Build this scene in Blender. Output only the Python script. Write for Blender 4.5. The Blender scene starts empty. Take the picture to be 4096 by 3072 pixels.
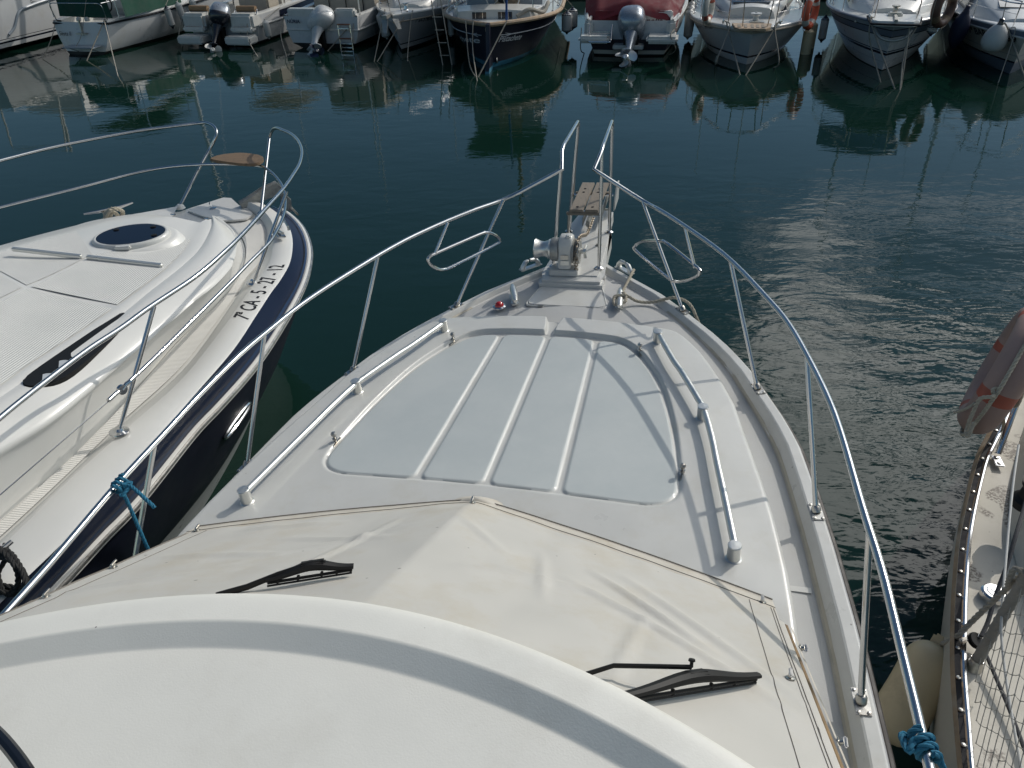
import bpy, bmesh, math, random
import numpy as np
from mathutils import Vector, Matrix
random.seed(7); rng = np.random.default_rng(7)
S = bpy.context.scene
COL = S.collection
R = math.radians
V = Vector

# ------------------------------------------------------------------ camera
FPX = 3050.0                      # focal length in pixels of a 4096 px wide frame
PITCH, ROLL, HCAM = R(34.2), R(1.9), 4.2
_eY = V((0, -math.sin(PITCH), -math.cos(PITCH))); _eX = V((1, 0, 0))
FW = V((0, math.cos(PITCH), -math.sin(PITCH)))
RT = _eX * math.cos(ROLL) + _eY * math.sin(ROLL)
DN = -_eX * math.sin(ROLL) + _eY * math.cos(ROLL)
CP = V((0, 0, HCAM))
cam = bpy.data.cameras.new('camera'); camo = bpy.data.objects.new('camera', cam); COL.objects.link(camo)
m = Matrix.Identity(4)
for i in range(3):
    m[i][0] = RT[i]; m[i][1] = -DN[i]; m[i][2] = -FW[i]; m[i][3] = CP[i]
camo.matrix_world = m
cam.sensor_width = 36.0; cam.lens = 36.0 * FPX / 4096; cam.clip_start = 0.05; cam.clip_end = 5000
S.camera = camo
# ------------------------------------------------------------------ sky, sun, exposure
SUN_AZ, SUN_EL = R(50), R(35)
SUN = V((math.sin(SUN_AZ) * math.cos(SUN_EL), math.cos(SUN_AZ) * math.cos(SUN_EL), math.sin(SUN_EL)))
W = bpy.data.worlds.new('World'); S.world = W; W.use_nodes = True
nt = W.node_tree; N = nt.nodes; Lk = nt.links
for n in list(N): N.remove(n)
out = N.new('ShaderNodeOutputWorld')
sky = N.new('ShaderNodeTexSky'); sky.sky_type = 'NISHITA'; sky.sun_disc = False
sky.sun_elevation = SUN_EL; sky.sun_rotation = SUN_AZ; sky.air_density = 1.0; sky.dust_density = 0.25; sky.ozone_density = 3.5
bg = N.new('ShaderNodeBackground'); bg.inputs[1].default_value = 0.078
tint = N.new('ShaderNodeVectorMath'); tint.operation = 'MULTIPLY'; tint.inputs[1].default_value = (.90, 1.01, .98); Lk.new(sky.outputs[0], tint.inputs[0]); Lk.new(tint.outputs[0], bg.inputs[0])
tc = N.new('ShaderNodeTexCoord')
sep = N.new('ShaderNodeSeparateXYZ'); Lk.new(tc.outputs['Generated'], sep.inputs[0])
def wmath(op, a, b=None, c=None):
    n = N.new('ShaderNodeMath'); n.operation = op
    for i, x in enumerate((a, b, c)):
        if x is None: continue
        if hasattr(x, 'is_linked'): Lk.new(x, n.inputs[i])
        else: n.inputs[i].default_value = x
    return n.outputs[0]
zz = wmath('ADD', wmath('MAXIMUM', sep.outputs[2], 0.0), 0.22)
cmb = N.new('ShaderNodeCombineXYZ')
Lk.new(wmath('DIVIDE', sep.outputs[0], zz), cmb.inputs[0]); Lk.new(wmath('DIVIDE', sep.outputs[1], zz), cmb.inputs[1])
cn = N.new('ShaderNodeTexNoise'); cn.inputs['Scale'].default_value = 3.0; cn.inputs['Detail'].default_value = 7; cn.inputs['Roughness'].default_value = 0.58
Lk.new(cmb.outputs[0], cn.inputs['Vector'])
# more cloud to the right of the view, around the sun; clear to the left
side = wmath('MULTIPLY_ADD', sep.outputs[0], 0.34, -0.10)
side = wmath('MULTIPLY_ADD', sep.outputs[2], 0.10, side)
mask = wmath('ADD', cn.outputs[0], side)
mr = N.new('ShaderNodeMapRange'); mr.interpolation_type = 'SMOOTHSTEP'
mr.inputs[1].default_value = 0.56; mr.inputs[2].default_value = 0.65
Lk.new(mask, mr.inputs[0])
hz = N.new('ShaderNodeMapRange'); hz.inputs[1].default_value = 0.30; hz.inputs[2].default_value = 0.48
Lk.new(sep.outputs[2], hz.inputs[0])
mk = wmath('MULTIPLY', mr.outputs[0], hz.outputs[0])
dp = N.new('ShaderNodeVectorMath'); dp.operation = 'DOT_PRODUCT'; Lk.new(tc.outputs['Generated'], dp.inputs[0]); dp.inputs[1].default_value = SUN
cb = wmath('POWER', wmath('MAXIMUM', dp.outputs[1 if len(dp.outputs) > 1 else 0], 0.0), 5.0)
cb = wmath('MULTIPLY_ADD', cb, 4.6, 0.42)
bg2 = N.new('ShaderNodeBackground'); bg2.inputs[0].default_value = (0.97, 0.98, 0.97, 1); Lk.new(cb, bg2.inputs[1])
mx = N.new('ShaderNodeMixShader'); Lk.new(mk, mx.inputs[0]); Lk.new(bg.outputs[0], mx.inputs[1]); Lk.new(bg2.outputs[0], mx.inputs[2])
Lk.new(mx.outputs[0], out.inputs[0])
sl = bpy.data.lights.new('sun', 'SUN'); sl.energy = 2.7; sl.angle = R(0.55); sl.color = (1.0, 0.94, 0.85)
slo = bpy.data.objects.new('sun', sl); COL.objects.link(slo); slo.rotation_euler = SUN.to_track_quat('Z', 'Y').to_euler()
S.view_settings.view_transform = 'Standard'; S.view_settings.look = 'None'; S.view_settings.gamma = 1.0
S.view_settings.use_curve_mapping = False; S.view_settings.exposure = -0.35

# ------------------------------------------------------------------ helpers
def ray(px, py): return FW + RT * ((px - 2048) / FPX) + DN * ((py - 1536) / FPX)
def at(px, py, z=0.0):
    d = ray(px, py); return CP + d * ((z - HCAM) / d.z)
def hit(px, py, P, n):            # pixel ray with a plane in the world
    d = ray(px, py); return CP + d * ((P - CP).dot(n) / d.dot(n))

def proj(w):
    q = V(w) - CP; z = q.dot(FW); return 2048 + FPX * q.dot(RT) / z, 1536 + FPX * q.dot(DN) / z
def smooth_path(pts, n=8, closed=False):
    P = [V(p) for p in pts]; out = []
    k = len(P)
    segs = k if closed else k - 1
    for i in range(segs):
        p1, p2 = P[i], P[(i + 1) % k]
        p0 = P[i - 1] if (i > 0 or closed) else p1 * 2 - p2
        p3 = P[(i + 2) % k] if (i + 2 < k or closed) else p2 * 2 - p1
        for j in range(n):
            t = j / n; t2 = t * t; t3 = t2 * t
            # centripetal-ish Catmull-Rom
            out.append(0.5 * ((2 * p1) + (p2 - p0) * t + (2 * p0 - 5 * p1 + 4 * p2 - p3) * t2 + (3 * p1 - p0 - 3 * p2 + p3) * t3))
    if not closed: out.append(P[-1])
    return out
def resample(pts, n):
    P = [V(p) for p in pts]; d = [0.0]
    for a, b in zip(P, P[1:]): d.append(d[-1] + (b - a).length)
    out = []; j = 0
    for i in range(n):
        s = d[-1] * i / (n - 1)
        while j < len(P) - 2 and d[j + 1] < s: j += 1
        w = d[j + 1] - d[j]; t = (s - d[j]) / w if w > 1e-9 else 0
        out.append(P[j].lerp(P[j + 1], t))
    return out
def fillet(pts, r, n=5):          # round the inner corners of a polyline
    P = [V(p) for p in pts]; out = [P[0]]
    for i in range(1, len(P) - 1):
        a, b, c = P[i - 1], P[i], P[i + 1]
        d1 = (a - b); d2 = (c - b); rr = min(r, d1.length * .48, d2.length * .48)
        p = b + d1.normalized() * rr; q = b + d2.normalized() * rr
        for j in range(n + 1):
            t = j / n; out.append(p * (1 - t) ** 2 + b * 2 * t * (1 - t) + q * t * t)
    out.append(P[-1]); return out

class MB:
    def __init__(s): s.v = []; s.f = []; s.m = []
    def add(s, vs, fs, mi=0):
        o = len(s.v); s.v += [tuple(v) for v in vs]
        for f in fs: s.f.append([i + o for i in f]); s.m.append(mi)
        return s
    def grid(s, rows, mi=0, cu=False, cv=False, mrow=None):
        nr = len(rows); nc = len(rows[0]); vs = [p for r in rows for p in r]; o = len(s.v)
        s.v += [tuple(v) for v in vs]
        for i in range(nr if cu else nr - 1):
            for j in range(nc if cv else nc - 1):
                a = i * nc + j; b = i * nc + (j + 1) % nc; c = ((i + 1) % nr) * nc + (j + 1) % nc; d = ((i + 1) % nr) * nc + j
                s.f.append([a + o, b + o, c + o, d + o]); s.m.append(mrow[i] if mrow else mi)
        return s
    def tube(s, pts, r, n=10, closed=False, caps=True, mi=0, flat=None):
        P = [V(p) for p in pts]; k = len(P)
        if k < 2: return s
        T = []
        for i in range(k):
            if closed: t = P[(i + 1) % k] - P[i - 1]
            else: t = P[min(i + 1, k - 1)] - P[max(i - 1, 0)]
            T.append(t.normalized() if t.length > 1e-9 else V((0, 0, 1)))
        a = V((0, 0, 1)) if abs(T[0].z) < .9 else V((1, 0, 0))
        nn = (a - T[0] * a.dot(T[0])).normalized(); rows = []
        for i in range(k):
            if i:
                q = T[i - 1].rotation_difference(T[i]); nn = q @ nn
                nn = (nn - T[i] * nn.dot(T[i])).normalized()
            b = T[i].cross(nn); rr = r[i] if hasattr(r, '__len__') else r
            rows.append([P[i] + (nn * math.cos(2 * math.pi * j / n) + b * math.sin(2 * math.pi * j / n) * (flat or 1)) * rr for j in range(n)])
        s.grid(rows, mi, cu=closed, cv=True)
        if caps and not closed:
            s.add(rows[0], [list(range(n))[::-1]], mi); s.add(rows[-1], [list(range(n))], mi)
        return s
    def lathe(s, prof, o, ax=(0, 0, 1), n=20, mi=0, x=None):
        o = V(o); ax = V(ax).normalized()
        x = (V(x) if x is not None else (V((1, 0, 0)) if abs(ax.x) < .8 else V((0, 1, 0)))); x = (x - ax * x.dot(ax)).normalized(); y = ax.cross(x)
        rows = [[o + ax * h + (x * math.cos(2 * math.pi * j / n) + y * math.sin(2 * math.pi * j / n)) * r for j in range(n)] for r, h in prof]
        s.grid(rows, mi, cv=True)
        if prof[0][0] > 1e-4: s.add(rows[0], [list(range(n))[::-1]], mi)
        if prof[-1][0] > 1e-4: s.add(rows[-1], [list(range(n))], mi)
        return s
    def box(s, c, d, X=(1, 0, 0), Y=(0, 1, 0), Z=(0, 0, 1), bev=0.0, mi=0, taper=1.0):
        c = V(c); X, Y, Z = V(X), V(Y), V(Z); bm = bmesh.new()
        vs = [bm.verts.new((sx * d[0] / 2 * (taper if sz > 0 else 1), sy * d[1] / 2 * (taper if sz > 0 else 1), sz * d[2] / 2)) for sz in (-1, 1) for sy in (-1, 1) for sx in (-1, 1)]
        for f in ((0, 2, 3, 1), (4, 5, 7, 6), (0, 1, 5, 4), (2, 6, 7, 3), (0, 4, 6, 2), (1, 3, 7, 5)): bm.faces.new([vs[i] for i in f])
        if bev > 0: bmesh.ops.bevel(bm, geom=bm.edges[:], offset=bev, segments=2, affect='EDGES')
        bm.verts.index_update()
        s.add([c + X * v.co.x + Y * v.co.y + Z * v.co.z for v in bm.verts], [[v.index for v in f.verts] for f in bm.faces], mi); bm.free()
        return s
    def prism(s, poly, ext, mi=0, bev=0.0):
        P = [V(p) for p in poly]; ext = V(ext); k = len(P)
        bm = bmesh.new(); a = [bm.verts.new(p) for p in P]; b = [bm.verts.new(p + ext) for p in P]
        bm.faces.new(a[::-1]); tf = bm.faces.new(b)
        for i in range(k): bm.faces.new([a[i], a[(i + 1) % k], b[(i + 1) % k], b[i]])
        if bev > 0: bmesh.ops.bevel(bm, geom=list(tf.edges), offset=bev, segments=2, affect='EDGES')
        bm.verts.index_update()
        s.add([v.co.copy() for v in bm.verts], [[v.index for v in f.verts] for f in bm.faces], mi); bm.free(); return s
    def rope(s, pts, r, pitch=None, mi=0, n=6):
        P = [V(p) for p in pts]; L = sum((b - a).length for a, b in zip(P, P[1:])); pitch = pitch or r * 7
        k = max(8, int(L / (pitch / 10))); Q = resample(P, k)
        T = [(Q[min(i + 1, k - 1)] - Q[max(i - 1, 0)]).normalized() for i in range(k)]
        a = V((0, 0, 1)) if abs(T[0].z) < .9 else V((1, 0, 0)); nn = (a - T[0] * a.dot(T[0])).normalized(); fr = []
        for i in range(k):
            if i: nn = T[i - 1].rotation_difference(T[i]) @ nn; nn = (nn - T[i] * nn.dot(T[i])).normalized()
            fr.append((nn.copy(), T[i].cross(nn)))
        for st in range(3):
            pp = []
            for i in range(k):
                an = 2 * math.pi * (i * L / (k - 1) / pitch + st / 3)
                pp.append(Q[i] + (fr[i][0] * math.cos(an) + fr[i][1] * math.sin(an)) * r * .5)
            s.tube(pp, r * .56, n, mi=mi)
        return s
    def build(s, name, mat, parent=None, sharp=35, loc=None):
        if loc is None: loc = V(parent['_o']) if parent and '_o' in parent else V((0, 0, 0))
        me = bpy.data.meshes.new(name)
        vv = [(a - loc[0], b - loc[1], c - loc[2]) for a, b, c in s.v]
        me.from_pydata(vv, [], s.f)
        mats = mat if isinstance(mat, (list, tuple)) else [mat]
        for mt in mats: me.materials.append(mt)
        me.polygons.foreach_set('material_index', s.m)
        bm = bmesh.new(); bm.from_mesh(me); bmesh.ops.recalc_face_normals(bm, faces=bm.faces[:]); bm.to_mesh(me); bm.free()
        me.polygons.foreach_set('use_smooth', [True] * len(me.polygons))
        try: me.set_sharp_from_angle(angle=R(sharp))
        except Exception: pass
        me.update()
        o = bpy.data.objects.new(name, me); COL.objects.link(o)
        if parent is not None:
            o.parent = parent
            if parent.get('_o') is None: o.location = (0, 0, 0)
        else: o.location = loc
        o['_o'] = tuple(loc)
        return o
# every mesh is written in world coordinates; a part's mesh is stored relative to its thing's base
def tag(o, label, cat, group=None, kind=None):
    if label: o['label'] = label
    if cat: o['category'] = cat
    if group: o['group'] = group
    if kind: o['kind'] = kind
    return o
def thing(name, label, cat, loc, group=None):
    o = bpy.data.objects.new(name, None); COL.objects.link(o); o.location = loc; o['_o'] = tuple(loc); o.empty_display_size = .2
    return tag(o, label, cat, group)
def single(mb, name, mat, label, cat, group=None, kind=None, sharp=35):      # a thing that is one mesh
    xs = np.array(mb.v); c = V(((xs[:, 0].min() + xs[:, 0].max()) / 2, (xs[:, 1].min() + xs[:, 1].max()) / 2, xs[:, 2].min()))
    return tag(mb.build(name, mat, None, sharp, loc=c), label, cat, group, kind)

def text_mesh(txt, fn, size=1.0, shear=0.0, bold=0.0, cuts=True, space=1.0):
    cu = bpy.data.curves.new('t', 'FONT'); cu.body = txt; cu.size = size; cu.shear = shear; cu.offset = bold; cu.space_character = space
    cu.fill_mode = 'FRONT'; cu.resolution_u = 4
    o = bpy.data.objects.new('t', cu); COL.objects.link(o)
    dg = bpy.context.evaluated_depsgraph_get(); me = bpy.data.meshes.new_from_object(o.evaluated_get(dg))
    mb = MB(); vs = [v.co.copy() for v in me.vertices]
    w = max(v.x for v in vs); mb.add([fn(v.x, v.y, w) for v in vs], [list(p.vertices) for p in me.polygons])
    bpy.data.objects.remove(o); bpy.data.curves.remove(cu); bpy.data.meshes.remove(me)
    return mb
# ------------------------------------------------------------------ materials
def mat(name, col, rough=.5, metal=0.0, spec=.5, var=0.0, vscale=6.0, bump=0.0, bscale=80.0, coat=0.0, dirt=None, dscale=3.0, damt=.35, specks=0.0, sscale=14.0, stretch=None, bdist=.002):
    M = bpy.data.materials.new(name); M.use_nodes = True; t = M.node_tree; n = t.nodes; b = n['Principled BSDF']
    b.inputs['Base Color'].default_value = (*col, 1); b.inputs['Roughness'].default_value = rough; b.inputs['Metallic'].default_value = metal
    b.inputs['Specular IOR Level'].default_value = spec; b.inputs['Coat Weight'].default_value = coat; b.inputs['Coat Roughness'].default_value = .12
    tc = n.new('ShaderNodeTexCoord'); vec = tc.outputs['Object']
    if stretch:
        mp = n.new('ShaderNodeMapping'); mp.inputs['Scale'].default_value = stretch; t.links.new(vec, mp.inputs[0]); vec = mp.outputs[0]
    cs = None
    if var > 0:
        ns = n.new('ShaderNodeTexNoise'); ns.inputs['Scale'].default_value = vscale; ns.inputs['Detail'].default_value = 6; ns.inputs['Roughness'].default_value = .65; t.links.new(vec, ns.inputs['Vector'])
        mr = n.new('ShaderNodeMapRange'); mr.inputs[1].default_value = .3; mr.inputs[2].default_value = .7; mr.inputs[3].default_value = 1 - var; mr.inputs[4].default_value = 1 + var; t.links.new(ns.outputs[0], mr.inputs[0])
        vm = n.new('ShaderNodeVectorMath'); vm.operation = 'SCALE'; vm.inputs[0].default_value = col; t.links.new(mr.outputs[0], vm.inputs['Scale']); cs = vm.outputs[0]
        mr2 = n.new('ShaderNodeMapRange'); mr2.inputs[1].default_value = .3; mr2.inputs[2].default_value = .7; mr2.inputs[3].default_value = rough * .8; mr2.inputs[4].default_value = min(1, rough * 1.25); t.links.new(ns.outputs[0], mr2.inputs[0]); t.links.new(mr2.outputs[0], b.inputs['Roughness'])
    if dirt:
        nd = n.new('ShaderNodeTexNoise'); nd.inputs['Scale'].default_value = dscale; nd.inputs['Detail'].default_value = 9; nd.inputs['Roughness'].default_value = .7; t.links.new(vec, nd.inputs['Vector'])
        rp = n.new('ShaderNodeMapRange'); rp.inputs[1].default_value = .5; rp.inputs[2].default_value = .72; rp.inputs[4].default_value = damt; t.links.new(nd.outputs[0], rp.inputs[0])
        mx = n.new('ShaderNodeMix'); mx.data_type = 'RGBA'; t.links.new(rp.outputs[0], mx.inputs['Factor'])
        if cs: t.links.new(cs, mx.inputs['A'])
        else: mx.inputs['A'].default_value = (*col, 1)
        mx.inputs['B'].default_value = (*dirt, 1); cs = mx.outputs['Result']
    if specks > 0:                    # scattered grit and small scuffs
        vo = n.new('ShaderNodeTexVoronoi'); vo.inputs['Scale'].default_value = sscale; t.links.new(vec, vo.inputs['Vector'])
        sx = n.new('ShaderNodeSeparateColor'); t.links.new(vo.outputs['Color'], sx.inputs[0])
        m1 = n.new('ShaderNodeMath'); m1.operation = 'MULTIPLY'; t.links.new(sx.outputs[0], m1.inputs[0]); m1.inputs[1].default_value = .085
        m1b = n.new('ShaderNodeMath'); m1b.operation = 'LESS_THAN'; t.links.new(vo.outputs['Distance'], m1b.inputs[0]); t.links.new(m1.outputs[0], m1b.inputs[1])
        m2 = n.new('ShaderNodeMath'); m2.operation = 'GREATER_THAN'; t.links.new(sx.outputs[1], m2.inputs[0]); m2.inputs[1].default_value = .62
        m3 = n.new('ShaderNodeMath'); m3.operation = 'MULTIPLY'; t.links.new(m1b.outputs[0], m3.inputs[0]); t.links.new(m2.outputs[0], m3.inputs[1])
        m4 = n.new('ShaderNodeMath'); m4.operation = 'MULTIPLY'; t.links.new(m3.outputs[0], m4.inputs[0]); m4.inputs[1].default_value = specks
        mx = n.new('ShaderNodeMix'); mx.data_type = 'RGBA'; t.links.new(m4.outputs[0], mx.inputs['Factor'])
        if cs: t.links.new(cs, mx.inputs['A'])
        else: mx.inputs['A'].default_value = (*col, 1)
        mx.inputs['B'].default_value = (.10, .09, .08, 1); cs = mx.outputs['Result']
    if cs: t.links.new(cs, b.inputs['Base Color'])
    if bump > 0:
        nb = n.new('ShaderNodeTexNoise'); nb.inputs['Scale'].default_value = bscale; nb.inputs['Detail'].default_value = 3; t.links.new(vec, nb.inputs['Vector'])
        bp = n.new('ShaderNodeBump'); bp.inputs['Strength'].default_value = bump; bp.inputs['Distance'].default_value = bdist; t.links.new(nb.outputs[0], bp.inputs['Height']); t.links.new(bp.outputs[0], b.inputs['Normal'])
    return M
M = {}
M['gel'] = mat('white_gelcoat', (.575, .575, .55), .32, var=.035, vscale=4, coat=.25, dirt=(.46, .44, .39), dscale=5, damt=.5, specks=.6, sscale=13)
M['gel_warm'] = mat('cream_gelcoat', (.67, .665, .635), .34, var=.02, vscale=3, coat=.2)
M['gel_blue'] = mat('cool_gelcoat', (.52, .55, .57), .4, var=.04, vscale=5)
M['fly'] = mat('flybridge_gelcoat', (.75, .74, .685), .42, var=.03, vscale=3, bump=.18, bscale=180, dirt=(.64, .62, .56), dscale=2.6, damt=.6, specks=.75, sscale=11)
M['hullwhite'] = mat('hull_white', (.56, .57, .58), .3, var=.05, vscale=2, coat=.3, dirt=(.40, .38, .33), dscale=2.0, damt=.4)
M['hullgrey'] = mat('hull_grey_white', (.42, .44, .46), .35, var=.05, vscale=2, coat=.2, dirt=(.3, .3, .28), dscale=2.0, damt=.4)
M['hulloff'] = mat('hull_off_white', (.52, .50, .45), .35, var=.05, vscale=2, coat=.2, dirt=(.38, .35, .28), dscale=2.2, damt=.45)
M['navy'] = mat('navy_gelcoat', (.006, .010, .028), .22, var=.1, vscale=3, coat=.5)
M['navyhull'] = mat('navy_hull_paint', (.008, .010, .022), .4, var=.2, vscale=2)
M['blueband'] = mat('blue_hull_band', (.008, .020, .055), .5, spec=.25)
M['slate'] = mat('slate_blue_paint', (.13, .16, .21), .4, var=.08, vscale=2)
M['greyblue'] = mat('grey_blue_paint', (.25, .29, .33), .35, var=.05, vscale=2)
M['antifoul'] = mat('black_antifouling', (.012, .013, .014), .6, var=.3, vscale=4)
M['antifoul_blue'] = mat('blue_antifouling', (.02, .13, .20), .6, var=.3, vscale=4)
M['purple'] = mat('dark_plum_paint', (.035, .03, .045), .5, var=.2, vscale=3)
M['steel'] = mat('stainless_steel', (.62, .62, .62), .17, 1.0, var=.04, vscale=8)
M['steel_dull'] = mat('weathered_steel', (.50, .49, .46), .34, 1.0, var=.12, vscale=30, dirt=(.25, .16, .09), dscale=18, damt=.5)
M['alu'] = mat('anodised_aluminium', (.70, .70, .67), .33, .85, var=.05, vscale=14)
M['alu_grey'] = mat('galvanised_metal', (.36, .36, .34), .5, .7, var=.25, vscale=25)
M['black'] = mat('black_plastic', (.010, .010, .010), .55, spec=.3, bump=.05, bscale=300)
M['blackgloss'] = mat('black_gloss', (.008, .009, .012), .12, coat=.5)
M['rubber'] = mat('black_rubber', (.014, .015, .019), .75, spec=.25, var=.15, vscale=10)
M['rubrail'] = mat('grey_rubber', (.035, .03, .027), .6, var=.2, vscale=8)
M['glass'] = mat('dark_glass', (.004, .006, .016), .05, spec=.35)
M['pane'] = mat('window_glass', (.02, .025, .03), .06, coat=.4)
M['teak'] = mat('weathered_teak', (.17, .115, .07), .65, var=.35, vscale=7, stretch=(1, 14, 1), bump=.3, bscale=40)
M['teak_grey'] = mat('grey_weathered_wood', (.215, .185, .150), .75, var=.35, vscale=9, bump=.5, bscale=45, stretch=(9, 1, 1), dirt=(.13, .10, .08), dscale=9, damt=.6)
M['teak_red'] = mat('teak_grating', (.22, .09, .045), .6, var=.3, vscale=10)
M['wood_old'] = mat('old_varnished_wood', (.34, .24, .15), .6, var=.3, vscale=8, dirt=(.44, .40, .34), dscale=7, damt=.7, bump=.3, bscale=60)
M['rope'] = mat('cream_rope', (.42, .38, .30), .85, var=.2, vscale=60, bump=.6, bscale=500)
M['rope_grey'] = mat('grey_rope', (.30, .28, .24), .9, var=.2, vscale=40, bump=.6, bscale=400)
M['rope_far'] = mat('mooring_rope', (.24, .225, .19), .9, var=.25, vscale=10)
M['rope_blue'] = mat('blue_rope', (.012, .14, .24), .75, var=.25, vscale=90, bump=.7, bscale=600)
M['rope_dark'] = mat('dark_flecked_rope', (.06, .06, .065), .85, var=.6, vscale=160, bump=.5, bscale=500)
M['rope_black'] = mat('black_rope', (.012, .012, .012), .8, bump=.6, bscale=500)
M['canvas'] = mat('white_vinyl_cover', (.53, .515, .475), .46, var=.03, vscale=3, dirt=(.46, .41, .315), dscale=2.6, damt=.6, bump=.2, bscale=420, specks=.6, sscale=12)
M['hem'] = mat('cream_hem', (.54, .505, .44), .5, var=.05, vscale=8, dirt=(.42, .34, .22), dscale=9, damt=.5)
M['thread'] = mat('dark_thread', (.17, .155, .135), .9)
M['brown'] = mat('brown_gutter', (.20, .13, .06), .55, var=.4, vscale=10)
M['red'] = mat('maroon_canvas', (.13, .012, .02), .8, var=.15, vscale=5, bump=.3, bscale=150)
M['green'] = mat('green_canvas', (.006, .055, .035), .8, var=.15, vscale=5, bump=.3, bscale=150)
M['bluecanvas'] = mat('blue_canvas', (.02, .07, .22), .8, var=.15, vscale=5)
M['orange'] = mat('orange_lifebuoy', (.55, .10, .045), .55, var=.12, vscale=6)
M['faded'] = mat('faded_pink_lifebuoy', (.33, .225, .195), .6, var=.10, vscale=5, dirt=(.26, .17, .14), dscale=4, damt=.4)
M['buoyred'] = mat('red_band', (.36, .09, .055), .6, var=.15, vscale=9)
M['ring_white'] = mat('white_lifebuoy', (.55, .53, .47), .5, var=.06, vscale=6)
M['fender_y'] = mat('yellowed_fender', (.60, .50, .32), .5, var=.08, vscale=4, dirt=(.30, .24, .15), dscale=3.5, damt=.6, coat=.1)
M['fender_w'] = mat('white_fender', (.52, .52, .50), .45, var=.06, vscale=5, dirt=(.36, .34, .28), dscale=5, damt=.4)
M['fender_n'] = mat('navy_fender', (.010, .014, .04), .6, var=.2, vscale=6)
M['redlens'] = mat('red_lens', (.40, .015, .02), .12, coat=.6)
M['outb_dark'] = mat('dark_outboard_cowl', (.016, .018, .026), .24, coat=.5, var=.1, vscale=5)
M['outb_white'] = mat('white_outboard_cowl', (.50, .51, .51), .3, coat=.3, var=.05, vscale=5)
M['outb_grey'] = mat('silver_outboard_cowl', (.30, .33, .37), .28, .5, coat=.4, var=.05, vscale=4)
M['ink'] = mat('black_lettering', (.008, .008, .010), .5)
M['ink_navy'] = mat('navy_lettering', (.010, .014, .05), .5)
M['ink_grey'] = mat('silver_lettering', (.55, .56, .58), .5)
M['ink_red'] = mat('maroon_lettering', (.10, .012, .02), .5)
M['tan'] = mat('tan_upholstery', (.24, .155, .085), .7, var=.12, vscale=10, bump=.2, bscale=120)
M['beige'] = mat('beige_panel', (.36, .32, .26), .6, var=.08, vscale=4)
M['net'] = mat('grey_netting', (.36, .34, .30), .9, var=.2, vscale=30)
M['tape'] = mat('grey_tape_wrap', (.27, .245, .21), .8, var=.2, vscale=20, bump=.5, bscale=60)
M['chain'] = mat('galvanised_chain', (.28, .24, .19), .5, .8, var=.3, vscale=60)
M['concrete'] = mat('quay_concrete', (.22, .20, .17), .85, var=.15, vscale=1.5, bump=.4, bscale=20)
M['gold'] = mat('flag_yellow', (.6, .33, .02), .8)
M['flagred'] = mat('flag_red', (.4, .02, .02), .8)

def nonslip(name, col, axis, scale, depth=.0012, rough=.6):       # fine moulded ribs
    Mm = mat(name, col, rough, var=.03, vscale=4); t = Mm.node_tree; n = t.nodes; b = n['Principled BSDF']
    tc = [x for x in n if x.type == 'TEX_COORD'][0]
    mp = n.new('ShaderNodeMapping'); mp.inputs['Rotation'].default_value = (0, 0, axis); t.links.new(tc.outputs['Object'], mp.inputs[0])
    wv = n.new('ShaderNodeTexWave'); wv.wave_type = 'BANDS'; wv.bands_direction = 'X'; wv.inputs['Scale'].default_value = scale; wv.inputs['Distortion'].default_value = .02
    t.links.new(mp.outputs[0], wv.inputs['Vector'])
    bp = n.new('ShaderNodeBump'); bp.inputs['Strength'].default_value = 1; bp.inputs['Distance'].default_value = depth; t.links.new(wv.outputs['Fac'], bp.inputs['Height']); t.links.new(bp.outputs[0], b.inputs['Normal'])
    return Mm
M['brown_ring'] = mat('brown_lifebuoy', (.09, .045, .03), .5, var=.1)
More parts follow.
